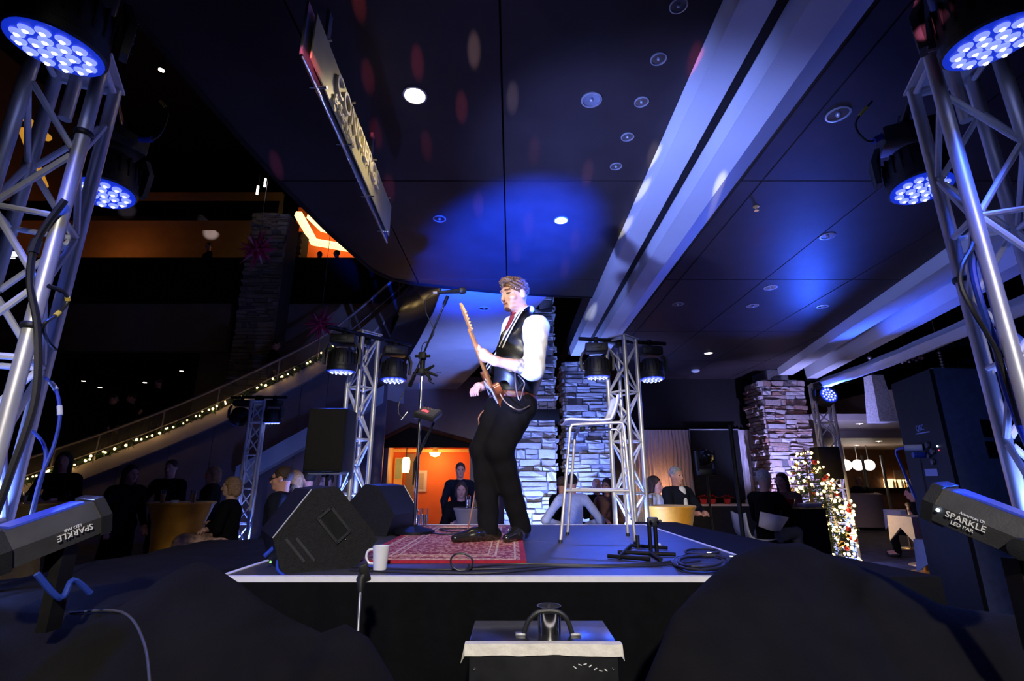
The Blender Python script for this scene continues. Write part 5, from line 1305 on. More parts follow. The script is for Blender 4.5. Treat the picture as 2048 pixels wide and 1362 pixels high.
# ------------------------------------------------------------------ the singer
def Q(x, y, Y): return np.array(P(x, y, Y))
SB = Q(1005, 1085, 3.42); SB[2] = ST
HQ = 1.09; Fh = V3(-.72, -.66, -.20); Fh /= np.linalg.norm(Fh); Uh = V3(.02, .0, 1); Uh -= Fh * (Uh @ Fh); Uh /= np.linalg.norm(Uh); Lh = np.cross(Uh, Fh)
hc_ = Q(1029, 592, 3.40)
nb_, ch, be, pe = Q(1048, 631, 3.44), Q(1047, 692, 3.44), Q(1030, 752, 3.43), Q(1025, 800, 3.43)
sL, eL, wL = Q(1075, 655, 3.27), Q(1066, 738, 3.13), Q(990, 722, 3.03)
sR, eR, wR = Q(1026, 654, 3.60), Q(1005, 738, 3.66), Q(968, 772, 3.50)
h1, k1, a1 = Q(1004, 812, 3.50), Q(968, 900, 3.42), Q(978, 1058, 3.45)
h2, k2, a2 = Q(1040, 812, 3.38), Q(998, 895, 3.34), Q(1043, 1052, 3.55)
t1, t2 = Q(902, 1084, 3.32), Q(1014, 1082, 3.34); t1[2] = t2[2] = ST + .04
a1[2] = max(a1[2], ST + .10); a2[2] = max(a2[2], ST + .10)
# guitar frame
gb, gh = Q(992, 792, 3.40), Q(936, 642, 3.00)
Ng = (gh - gb); glen = np.linalg.norm(Ng); Ng /= glen
Fg = V3(-.80, -.50, .10); Fg -= Ng * (Fg @ Ng); Fg /= np.linalg.norm(Fg); Dg = np.cross(Ng, Fg); Dg = Dg if Dg[1] < 0 else -Dg
Hn = gb + Ng * (glen * .60)
B = Solid(.0062, .03)
head_solid(B, hc_, Fh, Lh, Uh, q=HQ)
B.cone(hc_ - Uh * .065 - Fh * .022, nb_, .055, .062)
for a, b, ra, rb in ((pe, be, .12, .12), (be, ch, .12, .13)): B.cone(a, b, ra, rb)
B.cone(sL, sR, .06)
for s_, e_, w_ in ((sL, eL, wL), (sR, eR, wR)): B.cone(s_, e_, .046, .042); B.cone(e_, e_ + (w_ - e_) * .3, .043, .043); B.cone(e_ + (w_ - e_) * .3, w_, .043, .028)
# left hand closing round the neck
Wd = (wL - Hn); Wd /= np.linalg.norm(Wd)
palm = Hn + Wd * .050 + Dg * .012
B.cone(wL, palm, .029, .036, .02); B.cone(palm - Ng * .026, palm + Ng * .026, .025, .025, .02)
for i in range(4):
    o_ = Ng * (.036 - .024 * i); ln = (.92, 1.0, .98, .85)[i]
    k0 = Hn + o_ + Wd * .028 + Dg * .034; k1_ = Hn + o_ * 1.05 - Wd * .006 * ln + Dg * .046; k2_ = Hn + o_ * 1.08 - Wd * .034 * ln + Dg * .030; k3_ = Hn + o_ * 1.08 - Wd * .036 + Dg * .008
    B.cone(palm + o_ * .8, k0, .013, .011, .010); B.cone(k0, k1_, .0105, .0098, .005); B.cone(k1_, k2_, .0098, .0088, .004); B.cone(k2_, k3_, .0088, .0078, .003)
B.cone(palm + Ng * .025 - Dg * .01, Hn + Ng * .045 + Wd * .032 - Dg * .028, .014, .0115, .010); B.cone(Hn + Ng * .045 + Wd * .032 - Dg * .028, Hn + Ng * .055 + Wd * .004 - Dg * .036, .011, .009, .005)
# right hand over the strings, fingers curled
Pd = Q(950, 776, 3.42) - wR; Pd /= np.linalg.norm(Pd); pz = V3(0, 0, -1); sx = np.cross(Pd, pz); sx /= np.linalg.norm(sx)
pm = wR + Pd * .060
B.cone(wR, pm, .027, .034, .02); B.cone(pm - sx * .022, pm + sx * .022, .022, k=.02)
for i in range(4):
    kk = pm + Pd * .030 + sx * (-.030 + .020 * i); m_ = kk + Pd * .022 + pz * .026 * (1.1 - .1 * abs(i - 1.4)); e3 = m_ - Pd * .006 + pz * .026
    B.cone(kk, m_, .0105, .0095, .006); B.cone(m_, e3, .0095, .008, .004)
B.cone(pm + sx * -.030, pm + sx * -.040 + Pd * .03 + pz * .012, .013, .011, .008); B.cone(pm + sx * -.040 + Pd * .03 + pz * .012, pm + sx * -.03 + Pd * .05 + pz * .03, .010, .008, .005)
for h_, k_, a_, t_ in ((h1, k1, a1, t1), (h2, k2, a2, t2)): B.cone(h_, k_, .075, .055); B.cone(k_, a_, .052, .038); B.cone(a_ + V3(0, 0, -.045), a_ + (t_ - a_) * .45 + V3(0, 0, -.005), .030, .022)
FQ, LQ, UQ = Fh * HQ, Lh * HQ, Uh * HQ
eyes = [hc_ + LQ * q * .030 + FQ * .088 + UQ * .008 for q in (-1, 1)]; brow = [hc_ + LQ * q * .031 + FQ * .092 + UQ * .032 for q in (-1, 1)]
mouth = hc_ - UQ * .057 + FQ * .094; goat = hc_ - UQ * .100 + FQ * .080
tat = eL + (wL - eL) * .30; tat2 = eR + (wR - eR) * .35
def pick(cn):
    i = np.zeros(len(cn), int)
    for e in eyes:
        d = cn - e; i[(np.abs(d @ Uh) < .0050) & (np.abs(d @ Lh) < .015) & (np.abs(d @ Fh) < .02)] = 1
    for e in brow:
        d = cn - e; i[(np.abs(d @ Uh - .10 * np.abs(d @ Lh)) < .0055) & (np.abs(d @ Lh) < .021) & (np.abs(d @ Fh) < .018)] = 3
    d = cn - mouth; i[(np.abs(d @ Uh) < .010) & (np.abs(d @ Lh) < .024) & (np.abs(d @ Fh) < .025)] = 2
    i[(np.abs(d @ Uh) < .0030) & (np.abs(d @ Lh) < .022) & (np.abs(d @ Fh) < .025)] = 3
    d = cn - goat; i[(np.linalg.norm(d, axis=1) < .027)] = 3
    for tt, r_ in ((tat, .060), (tat2, .07)): i[np.linalg.norm(cn - tt, axis=1) < r_] = 4
    return i
tattoo = mat('tattooed skin', (.36, .30, .24), .5, var=.75, vscale=38)
singer = solid_part('person', B.build(), [SK['pale'], mat_cache('eye dark', (.03, .02, .02)), mat('lip rose', (.58, .22, .18), .5), mat('brown stubble', (.17, .075, .05), .7), tattoo], None, None, pick, origin=SB)
tag(singer, 'singer in black vest and white shirt playing guitar on the stage', 'person')
def curl(X, Y, Z): return .0065 * np.sin(X * 210 + 4 * np.sin(Z * 95)) * np.sin(Y * 190 + 3 * np.sin(X * 120)) * 1.0 + .004 * np.sin(Z * 230 + X * 90)
HS = Solid(.005, .015); Rh = np.stack([Lh, Fh, Uh], 1); rs_ = lambda *r: tuple(x * HQ for x in r)
HS.ell(hc_ + UQ * .042 - FQ * .016, rs_(.081, .101, .088), Rh); HS.ell(hc_ + UQ * .095 + FQ * .050, rs_(.058, .046, .030), Rh)
HS.ell(hc_ + FQ * .098 - UQ * .046, rs_(.090, .074, .102), Rh, .01, cut=True)
for q in (-1, 1): HS.ell(hc_ + LQ * q * .078 - FQ * .004 - UQ * .008, rs_(.02, .026, .036), Rh, .006, cut=True)
solid_part('hair', HS.build([(hc_ - UQ * .055 - FQ * .05, -Uh + Fh * .35)], curl), mat('curly brown hair', (.12, .060, .022), .5, var=.6, vscale=60), singer, 'short curly brown hair')
torso = [(pe + (be - pe) * .25, be, .155, .172), (be, ch, .174, .172), (ch, nb_ + (ch - nb_) * .30, .160, .098)]
S = Solid(.0075, .04)
for a, b, ra, rb in torso: S.cone(a, b, ra - .008, rb - .008)
S.cone(sL + (sR - sL) * .08, sR + (sL - sR) * .08, .078, .078)
for s_, e_, w_ in ((sL, eL, wL), (sR, eR, wR)):
    S.cone(s_, e_, .082, .070); S.cone(e_, e_ + (w_ - e_) * .16, .068, .062)
wave = lambda X, Y, Z: .0022 * np.sin(Z * 60 + X * 35) * np.sin(X * 48 - Z * 30 + Y * 20)
solid_part('shirt', S.build(wob=wave), WHS, singer)
cl = Solid(.006, .012)
for q in (-1, 1): cl.cone(nb_ + Uh * .03 + Lh * q * .045 - Fh * .02, nb_ + Uh * .00 + Lh * q * .018 + Fh * .075, .020, .018)
cl.cone(nb_ + Uh * .035 - Lh * .045 - Fh * .03, nb_ + Uh * .035 + Lh * .045 - Fh * .03, .028)
solid_part('collar', cl.build(), WHS, singer)
S = Solid(.0075, .035)
for a, b, ra, rb in torso: S.cone(a, b, ra + .006, rb + .006)
S.cone(sL + (sR - sL) * .22, sR + (sL - sR) * .22, .082, .082)
Fb = V3(-.86, -.50, 0); Fb /= np.linalg.norm(Fb); Lb = np.cross(V3(0, 0, 1), Fb)
for s_, e_ in ((sL, eL), (sR, eR)): S.ell(s_ + (e_ - s_) * .22, (.098, .098, .125), None, .01, cut=True)
S.cone(nb_ + Fb * .13 + V3(0, 0, .02), ch + Fb * .20 - V3(0, 0, .02), .075, .015, .008, cut=True)
S.ell(nb_ + V3(0, 0, .055), (.085, .085, .06), None, .01, cut=True)
vest = mat('black satin vest', (.006, .006, .0065), .36, var=.2, vscale=30)
solid_part('vest', S.build([(pe + (be - pe) * .20, V3(-.1, 0, -1))], lambda X, Y, Z: .003 * np.sin(Z * 45 + X * 30)), vest, singer)
S = Solid(.008, .03)
for a, b, ra, rb in torso[:1]: S.cone(a - V3(0, 0, .06), b, ra + .010, rb)
bp = pe + (be - pe) * .24
solid_part('belt', S.build([(bp + V3(0, 0, .0), V3(.1, 0, 1)), (bp - V3(0, 0, .045), V3(-.1, 0, -1))]), mat('brown leather belt', (.10, .025, .015), .4), singer)
S = Solid(.0085, .035)
S.cone(pe + V3(0, 0, .03), pe - V3(0, 0, .03), .142, .14)
for h_, k_, a_ in ((h1, k1, a1), (h2, k2, a2)): S.cone(h_, k_, .118, .092); S.cone(k_, a_ - V3(0, 0, .03), .088, .064)
solid_part('trousers', S.build([(a1 - V3(0, 0, .055), V3(0, 0, -1))], lambda X, Y, Z: .004 * np.sin(Z * 38 + X * 30) * np.sin(X * 40 + Y * 25)), BLK, singer)
for a_, t_ in ((a1, t1), (a2, t2)):
    S = Solid(.006, .025); hl = a_ * 1.0; hl[2] = ST + .045; d = (t_ - hl); d[2] = 0; d /= np.linalg.norm(d)
    S.cone(a_ + V3(0, 0, -.01), hl + V3(0, 0, .01), .056, .052); S.cone(hl - d * .045, hl + d * .10, .044, .049); tip = hl + d * .235; tip[2] = ST + .034; S.cone(hl + d * .10, tip, .048, .028)
    solid_part('shoe', S.build([(V3(0, 0, ST + .012), V3(0, 0, -1))]), mat('polished black leather', (.014, .012, .009), .22, coat=.4), singer)
tie = MB(); tp0 = Vector(nb_ + Fb * .085 - V3(0, 0, .0)); tp1 = Vector(nb_ + (ch - nb_) * .55 + Fb * .135 + V3(0, 0, .0)); lb = Vector(Lb)
tie.prism([tp0 - lb * .018, tp0 + lb * .018, tp1 + lb * .026, tp1 - lb * .026], Vector(Fb) * .012)
tie.ball(tp0 + Vector((0, 0, .008)), .022, 10, 6)
part('tie', tie, mat('patterned red tie', (.30, .03, .03), .5, var=.9, vscale=70), singer)
# chains on the trousers
def chain(px, label): part('pocket_chain', MB().path(smooth_pts([P(*q) for q in px], 6), .0045, 6), M['chain'], singer, label=label)
M['chain'] = mat('rose silver chain', (.80, .62, .52), .3, .9)
chain([(996, 778, 3.24), (1006, 798, 3.22), (1022, 813, 3.20), (1040, 820, 3.22), (1060, 811, 3.28)], 'long wallet chain')
chain([(1030, 742, 3.235), (1032, 775, 3.22), (1039, 800, 3.21), (1046, 780, 3.23), (1049, 765, 3.25), (1036, 750, 3.235)], 'short looped chain')
# guitar
g_o = thing('electric_guitar', 'sunburst electric guitar held by the singer', 'guitar', gb)
outline = [(-.22, .0), (-.21, .10), (-.15, .155), (-.06, .15), (.0, .115), (.05, .12), (.12, .155), (.165, .14), (.155, .09), (.11, .06), (.10, .0), (.11, -.06), (.15, -.10), (.135, -.145), (.06, -.13), (.0, -.115), (-.07, -.155), (-.16, -.16), (-.21, -.10)]
ol = smooth_pts([(a, b, 0) for a, b in outline] + [(outline[0][0], outline[0][1], 0)], 3)[:-1]
gv = lambda n, d, f: Vector(gb + Ng * n + Dg * d + Fg * f)
part('body', MB().prism([gv(p.x, p.y, -.022) for p in ol], Vector(Fg) * .044), mat('sunburst lacquer', (.20, .05, .012), .2, var=.6, vscale=5, coat=.6), g_o, smooth=50)
part('pickguard', MB().prism([gv(a, b, .0225) for a, b in ((-.10, -.13), (.09, -.10), (.09, .05), (.0, .09), (-.08, .02))], Vector(Fg) * .003), M['white'], g_o)
for n in (-.12, -.06, .05): part('pickup', MB().prism([gv(n + a, b, .026) for a, b in ((-.012, -.035), (.012, -.035), (.012, .035), (-.012, .035))], Vector(Fg) * .008), M['black'], g_o)
part('bridge', MB().prism([gv(-.17 + a, b, .023) for a, b in ((-.02, -.04), (.02, -.04), (.02, .04), (-.02, .04))], Vector(Fg) * .012), M['chrome'], g_o)
for a, b in ((-.13, -.115), (-.16, -.09), (-.19, -.06)): part('knob', MB().lathe([(.010, 0), (.009, .014)], gv(a, b, .023), Vector(Fg).to_track_quat('Z', 'Y').to_matrix(), 10), M['black'], g_o)
maple = mat('amber maple', (.62, .24, .05), .25, var=.2, vscale=12, coat=.5)
nl = glen - .06
part('neck', MB().add([gv(.08, s * .024, f) for s, f in ((-1, .006), (1, .006))] + [gv(.08, s * .024, .022) for s in (1, -1)] + [gv(.08, 0, -.008)] + [gv(nl, s * .018, f) for s, f in ((-1, .008), (1, .008))] + [gv(nl, s * .018, .02) for s in (1, -1)] + [gv(nl, 0, -.006)],
     [(4, 0, 3, 2, 1), (5, 9, 6, 7, 8), (0, 5, 8, 3), (3, 8, 7, 2), (2, 7, 6, 1), (1, 6, 9, 4), (4, 9, 5, 0)]), maple, g_o, smooth=60)
part('headstock', MB().prism([gv(nl + a, b, -.004) for a, b in ((-.01, -.022), (.02, -.030), (.06, -.036), (.15, -.034), (.185, -.015), (.18, .02), (.14, .035), (.06, .028), (.0, .024))], Vector(Fg) * .014), maple, g_o)
for k in range(6):
    sg = 1 if Dg[0] > 0 else -1; q = gv(nl + .025 + .024 * k, sg * .034, .002)
    part('tuning_peg', MB().tube(q - Vector(Dg) * .012 * sg, q + Vector(Dg) * .018 * sg, .004, n=8).ball(q + Vector(Dg) * .020 * sg, .009, 8, 6), M['brass'], g_o)
stp = [nb_ + V3(.03, .02, .015), nb_ + Lb * .055 + V3(.02, 0, .03), nb_ + Lb * .085 + Fb * .07 - V3(0, 0, .01), ch + Lb * .06 + Fb * .172 + V3(0, 0, .02), ch - Lb * .02 + Fb * .185 - V3(0, 0, .07), be - Lb * .07 + Fb * .185 + V3(0, 0, .03), gb + Ng * .12 + V3(0, 0, .01)]
sp_ = smooth_pts([Vector(p) for p in stp], 6)
def ribbon(pts, w_, off, th_=.004):
    mb = MB(); vs = []; fs = []; fb = Vector(Fb)
    for i, p in enumerate(pts):
        t = (pts[min(i + 1, len(pts) - 1)] - pts[max(0, i - 1)]).normalized(); sd = t.cross(fb).normalized()
        vs += [p + sd * (off - w_ / 2) + fb * .006, p + sd * (off + w_ / 2) + fb * .006, p + sd * (off + w_ / 2) + fb * (.006 + th_), p + sd * (off - w_ / 2) + fb * (.006 + th_)]
    for i in range(len(pts) - 1):
        for j in range(4): fs.append((i * 4 + j, i * 4 + (j + 1) % 4, i * 4 + 4 + (j + 1) % 4, i * 4 + 4 + j))
    return mb.add(vs, fs)
part('strap', ribbon(sp_, .045, 0), M['blackgloss'], g_o, label='black strap with pale edging')
for s in (-.021, .021): part('strap_edging', ribbon(sp_, .007, s, .007), M['gaffer'], g_o)
part('jack_lead', MB().path(smooth_pts([gv(-.12, -.14, 0), Q_ if False else P(960, 830, 3.4), P(958, 850, 3.42), P(962, 900, 3.55), P(940, 1040, 3.62), PZ(930, 1064, ST + .02)], 6), .0045, 6), mat('copper lead', (.45, .2, .12), .4), g_o)

# ------------------------------------------------------------------ guests
TOK = {}
def gtable(label, px0, px1, py, Y, z=1.07, m='yellowcloth'):
    a, b = P(px0, py, Y), P(px1, py, Y); r = (b.x - a.x) / 2 * .95; c = Vector(((a.x + b.x) / 2, Y, 0)); z = min(1.12, max(.98, P((px0 + px1) / 2, py, Y).z))
    t = thing('cocktail_table', label, 'table', c, 'cocktail tables with stretch covers')
    part('cover', MB().lathe([(r * .86, .01), (r * .80, .12), (r * .70, .5), (r * .78, .85), (r * .95, z - .04), (r, z - .02)], c, n=36), M[m], t)
    part('table_top', MB().lathe([(r, z - .022), (r * 1.01, z - .01), (r * .99, z), (.01, z + .001)], c, n=36), M[m], t)
    return c, r, z
def tumbler(label, x, y, z, h=.13):
    t = thing('tumbler', label, 'glass', (x, y, z), 'glasses on the guests tables')
    part('glass', MB().lathe([(.03, 0), (.036, h), (.033, h), (.028, .01)], (x, y, z), n=14), M['glass'], t)
    part('drink', MB().lathe([(.027, .012), (.031, h * .7)], (x, y, z), n=14), mat_cache('amber drink', (.5, .25, .06)), t)
c, r, z = gtable('gold covered cocktail table of the woman by the garland', -60, 118, 1000, 6.3); tumbler('glass on the table of the woman by the garland', c.x + .25, c.y - .15, z)
c2, r2, z2 = gtable('gold covered cocktail table between the four guests by the stairs', 303, 428, 1004, 7.2)
tumbler('tall glass in front of the man at the gold table by the stairs', c2.x - .15, c2.y - .2, z2, .16); tumbler('tall glass beside the candle on the gold table', c2.x + .22, c2.y - .15, z2, .16)
single('tea_light', MB().lathe([(.045, 0), (.05, .03), (.03, .035)], (c2.x + .05, c2.y - .25, z2), n=16), M['white'], 'small white candle dish on the gold table by the stairs', 'candle', (c2.x + .05, c2.y - .25, z2))
c3, r3, z3 = gtable('gold covered cocktail table in front of the man in the dark suit', 1290, 1392, 1011, 6.35); tumbler('glass beside the woman at the gold table', c3.x - .25, c3.y - .05, z3)
c4, r4_, z4 = gtable('brown covered cocktail table behind the singer', 905, 985, 1015, 7.0, m='brownwall')
for dx in (-.05, .05, .14): tumbler('glass standing on the brown table behind the singer', c4.x + dx, c4.y - .12, z4, .15)
audience('woman with long dark hair and black coat by the garland', (133, 903), 7.2, (.45, -.9), BLK, BLK, ('black', 'long'), arms='table')
audience('woman in a long black coat standing beside the gold table', (264, 931), 6.9, (.9, -.35), BLK, BLK, ('black', 'long'), coat=True)
audience('man in a black jacket behind the gold table, hands on it', (346, 920), 7.75, (.15, -1), BLK, BLK, ('brown', 'short'), arms='table')
audience('fair woman behind the gold table facing the man', (430, 934), 8.1, (-.8, -.6), DKG, BLK, ('blond', 'bob'), arms='fold')
audience('blond woman in black with a patterned skirt at the gold table', (468, 952), 6.75, (-1, -.25), BLK, PAT, ('blond', 'bob'), pose='sit', arms='fold', skin='pale')
audience('man with glasses seen in profile behind the large wedge monitor', (570, 936), 5.3, (-1, -.1), NAVY, BLK, ('brown', 'short'), glasses=True)
audience('fair haired guest behind the man with glasses', (592, 944), 6.1, (-.7, .6), DKG, BLK, ('blond', 'bob'))
audience('dark haired guest with a grey scarf under the black loudspeaker', (618, 942), 6.65, (-.9, .3), GRY, BLK, ('black', 'short'))
audience('guest half hidden by the loudspeaker stand and truss tower', (656, 948), 7.3, (-.5, -.8), BLK, BLK, ('brown', 'short'))
audience('man in a dark jacket standing beside the amber alcove', (921, 926), 8.6, (.2, -1), NAVY, BLK, ('brown', 'short'), arms='down')
audience('seated guest in front of the man beside the alcove', (923, 962), 7.9, (.1, -1), BLK, BLK, ('brown', 'bob'), pose='sit', arms='fold')
ls_ = thing('low_sofa', 'low black sofa at the foot of the stone piers', 'sofa', (P(1150, 1040, 7.3).x, 7.4, 0))
sx0, sx1 = P(1085, 1040, 7.2).x, P(1300, 1040, 7.2).x
part('seat', MB().box(((sx0 + sx1) / 2, 7.55, .45), (sx1 - sx0, .7, .3), bevel=.05), M['blackcloth'], ls_); part('backrest', MB().box(((sx0 + sx1) / 2, 7.15, .55), (sx1 - sx0, .16, .52), bevel=.05), M['blackcloth'], ls_)
part('plinth', MB().box(((sx0 + sx1) / 2, 7.5, .16), (sx1 - sx0 - .1, .6, .32)), M['black'], ls_)
audience('man in a pale blue shirt seated with his back to the stage', (1143, 946), 7.6, (.15, 1), LBS, BLK, ('black', 'short'), pose='sit', arms='out', lean=.08)
audience('guest in a dark coat leaning by the man in the blue shirt', (1124, 952), 8.5, (.6, .8), BLK, BLK, ('brown', 'short'), pose='sit', arms='fold')
audience('balding guest facing the stage beside the stone pier', (1192, 955), 9.2, (.3, -1), BLK, BLK, None, pose='sit', arms='fold')
bx_ = P(1200, 1000, 8.9).x; bq = thing('low_bench', 'dark bench under the two guests beside the stone pier', 'bench', (bx_, 8.9, 0)); part('seat', MB().box((bx_, 8.85, .47), (1.1, 1.15, .10), bevel=.02), M['blackcloth'], bq)
for sx_ in (-.45, .45): part('leg', MB().box((bx_ + sx_, 8.85, .21), (.06, .9, .42)), M['black'], bq)
audience('woman with long brown hair seated beside the balding guest', (1214, 955), 8.4, (-.6, -.8), BRN, BLK, ('brown', 'long'), pose='sit', arms='fold')
audience('grey haired man in a dark suit at the gold table', (1350, 935), 6.95, (.45, -.9), NAVY, BLK, ('grey', 'short'), arms='table', skin='rosy', front=True)
o, fr_m = audience('guest in a pale top beside the man in the dark suit', (1306, 955), 7.3, (.8, -.5), WHS, BLK, ('brown', 'bob'), arms='fold')
audience('white haired man in black seated on a white chair', (1522, 938), 6.9, (.75, .5), BLK, cloth('grey denim', (.20, .22, .28)), ('white', 'short'), pose='sit', arms='table', skin='pale', look=(.9, .3), lean=.05)
audience('woman with brown hair facing the white haired man', (1562, 944), 8.0, (-.75, -.55), BRN, BLK, ('brown', 'long'), pose='sit', arms='table')
audience('fair guest on the beige sofa in the lounge', (1716, 953), 16.05, (.2, 1), DKG, BLK, ('blond', 'bob'), pose='sit', arms='fold')
audience('guest in black sitting at the small white tables', (1822, 972), 9.9, (-.8, .5), BLK, BLK, ('black', 'short'), pose='sit', arms='fold')
for (hx, hy, lab, fc) in ((228, 788, 'dark figure in a black coat on the lower stairs', (.8, .3)), (268, 786, 'figure in a dark jacket coming down the stairs', (-.8, -.3)), (320, 756, 'tall dark figure on the stairs above the garland', (-.8, .2)), (552, 681, 'man in black climbing the upper stairs by the star', (.9, .2))):
    p = P(hx, hy, stair_y(hx) + .75); audience(lab, (hx, hy), stair_y(hx) + .75, fc, BLK, BLK, ('brown', 'short'), floor=p.z - 1.74, group='people on the stairs')
gz_ = zb + .3
audience('dark silhouette leaning over the gallery parapet', (420, 484), 15.2, (-.6, -.8), BLK, BLK, ('black', 'short'), floor=zt - 1.35, group='people on the gallery')
audience('dark silhouette in front of the amber gallery room', (640, 503), 15.2, (.6, -.6), BLK, BLK, ('black', 'short'), floor=zt - 1.35, group='people on the gallery')
audience('dark silhouette at the lower end of the gallery parapet', (675, 500), 15.3, (-.6, -.6), BLK, BLK, ('black', 'short'), floor=zt - 1.35, group='people on the gallery')
# handbag on the gold table's chair side
# white chair of the white haired man, dark table, linen
wc = P(1508, 1042, 6.75); ch_o = thing('white_chair', 'white shell chair under the white haired man', 'chair', (wc.x + .08, 6.95, 0))
sh = MB(); vs = []; fs = []
cx_, cy_, zs = wc.x + .08, 6.95, .62
for u, h_ in ((-.24, .42), (-.235, .30), (-.22, .16), (-.19, .06), (-.12, .015), (0, 0), (.12, 0), (.22, .02)):
    for j in range(9):
        q = -1 + j / 4; vs.append((cx_ + u * .8 + .0, cy_ + q * .22, zs + h_ * .8 + .03 * q * q))
for i in range(7):
    for j in range(8): fs.append((i * 9 + j, i * 9 + j + 1, i * 9 + 10 + j, i * 9 + 9 + j))
sh.add(vs, fs); so = part('shell', sh, M['whiteplastic'], ch_o, smooth=60); m_ = so.modifiers.new('thick', 'SOLIDIFY'); m_.thickness = .015
for a_ in (-1, 1):
    for b_ in (-1, 1): part('leg', MB().tube((cx_ + a_ * .12, cy_ + b_ * .15, zs), (cx_ + a_ * .2, cy_ + b_ * .2, .0), .012), M['chrome'], ch_o)
tx0, tx1 = P(1560, 1012, 7.2).x, P(1648, 1012, 7.2).x
dt = thing('dark_table', 'table under a black cloth in front of the Christmas tree', 'table', ((tx0 + tx1) / 2, 7.6, 0))
part('cloth', MB().box(((tx0 + tx1) / 2, 7.45, .50), (tx1 - tx0, .56, 1.0), bevel=.02), M['blackcloth'], dt)
part('top', MB().box(((tx0 + tx1) / 2, 7.45, 1.005), (tx1 - tx0 + .02, .58, .02), bevel=.005), M['black'], dt)
single('white_napkin', MB().box((tx0 + .55, 7.45, 1.045), (.28, .16, .05), Euler((0, 0, .2)), bevel=.015), M['whitecloth'], 'folded white napkin on the black clothed table', 'napkin', (tx0 + .55, 7.45, 1.02))
single('red_bowl', MB().lathe([(.05, 0), (.10, .05), (.12, .11), (.11, .11), (.05, .02)], (tx0 + .25, 7.5, 1.016), n=18), M['redball'], 'dark red bowl on the black clothed table', 'bowl', (tx0 + .25, 7.5, 1.016))
a = P(1530, 1045, 6.7); cl = MB()
cl.add([P(1520, 1023, 6.75), P(1578, 1035, 6.6), P(1560, 1062, 6.6), P(1545, 1062, 6.65), P(1517, 1052, 6.7)], [(0, 1, 2, 3, 4)])
so = single('white_coat', cl, M['whitecloth'], 'white coat hanging over the white chair', 'coat', a); m_ = so.modifiers.new('thick', 'SOLIDIFY'); m_.thickness = .03
# red flowers behind the suit man's table
rf = random.Random(3); cab = thing('low_counter', 'low red-topped counter along the curtained wall', 'counter', (P(1440, 1010, 12.3).x, 12.5, 0))
kx0, kx1 = P(1380, 1010, 12.3).x, P(1520, 1010, 12.3).x; kz = P(1440, 1012, 12.3).z
part('body', MB().box(((kx0 + kx1) / 2, 12.5, kz / 2), (kx1 - kx0, .5, kz)), M['black'], cab); part('top', MB().box(((kx0 + kx1) / 2, 12.5, kz + .02), (kx1 - kx0 + .04, .54, .04)), M['cream'], cab)
for px_ in (1408, 1425, 1455):
    f0 = P(px_, 1008, 12.4); f0.z = kz + .04; t = thing('poinsettia', 'red poinsettia on the low counter by the curtain', 'flower', f0, 'poinsettias on the counter'); mb = MB()
    for k in range(14):
        a_ = k * 2.4; rr = .06 + .012 * k; c_ = f0 + Vector((0, 0, .16)); tip_ = c_ + Vector((rr * math.cos(a_), rr * math.sin(a_), .05 - .006 * k)); sd = Vector((-math.sin(a_), math.cos(a_), 0)) * .045; mid = (c_ + tip_) / 2 + Vector((0, 0, .02)); mb.add([c_, mid + sd, tip_, mid - sd], [(0, 1, 2, 3)])
    part('petals', mb, M['redball'], t); part('pot', MB().lathe([(.06, 0), (.09, .12), (.08, .12)], f0, n=14), M['redball'], t)

# ================================================================== Christmas tree
tb_ = P(1640, 1075, 8.0); TB = Vector((tb_.x, 8.85, 0.0)); ttop = P(1604, 890, 8.85); TB.x = ttop.x + .02; TH = ttop.z
xt = thing('christmas_tree', 'Christmas tree covered in warm lights and red baubles', 'tree', TB)
rnd = random.Random(8); fo = MB(); bl = MB(); tw_ = MB()
part('trunk', MB().tube(TB + Vector((0, 0, .05)), TB + Vector((0, 0, TH - .05)), .05, .008, 8), M['wood'], xt)
part('stand', MB().lathe([(.22, 0), (.2, .06), (.06, .1)], TB, n=20), M['wood'], xt)
zz = .25
while zz < TH - .05:
    R_ = min(.54, .60 * (TH - zz)) + .02
    for k in range(max(6, int(30 * R_ / .6))):
        a_ = rnd.uniform(0, 6.283); ln = R_ * rnd.uniform(.85, 1.08)
        p0 = TB + Vector((0, 0, zz + rnd.uniform(-.04, .04))); p1 = p0 + Vector((ln * math.cos(a_), ln * math.sin(a_), -.10 * ln + rnd.uniform(-.03, .03)))
        for q in range(int(10 + 20 * ln)):
            tq = rnd.uniform(.15, 1); p = p0 + (p1 - p0) * tq; d = Vector((rnd.uniform(-1, 1), rnd.uniform(-1, 1), rnd.uniform(-.6, .5))).normalized() * .055; e_ = d.cross(Vector((rnd.uniform(-1, 1), rnd.uniform(-1, 1), 1))).normalized() * .009
            fo.add([p - d * .2 - e_, p - d * .2 + e_, p + d], [(0, 1, 2)])
        if rnd.random() < .62: bl.ball(p1 + Vector((rnd.uniform(-.03, .03), rnd.uniform(-.03, .03), rnd.uniform(-.03, .03))), rnd.uniform(.018, .028), 6, 4)
    zz += .085
part('needles', fo, M['green'], xt, kind='stuff'); part('fairy_lights', bl, M['bulb'], xt, kind='stuff')
for k in range(34):
    z_ = rnd.uniform(.3, TH - .2); R_ = min(.50, .56 * (TH - z_)) + .02; a_ = rnd.uniform(math.pi, 2 * math.pi) if k < 28 else rnd.uniform(0, 3.1)
    part('bauble', MB().ball(TB + Vector((R_ * math.cos(a_), R_ * math.sin(a_), z_ - .08)), rnd.uniform(.03, .045), 10, 8), M['redball' if k % 3 else 'goldball'], xt)
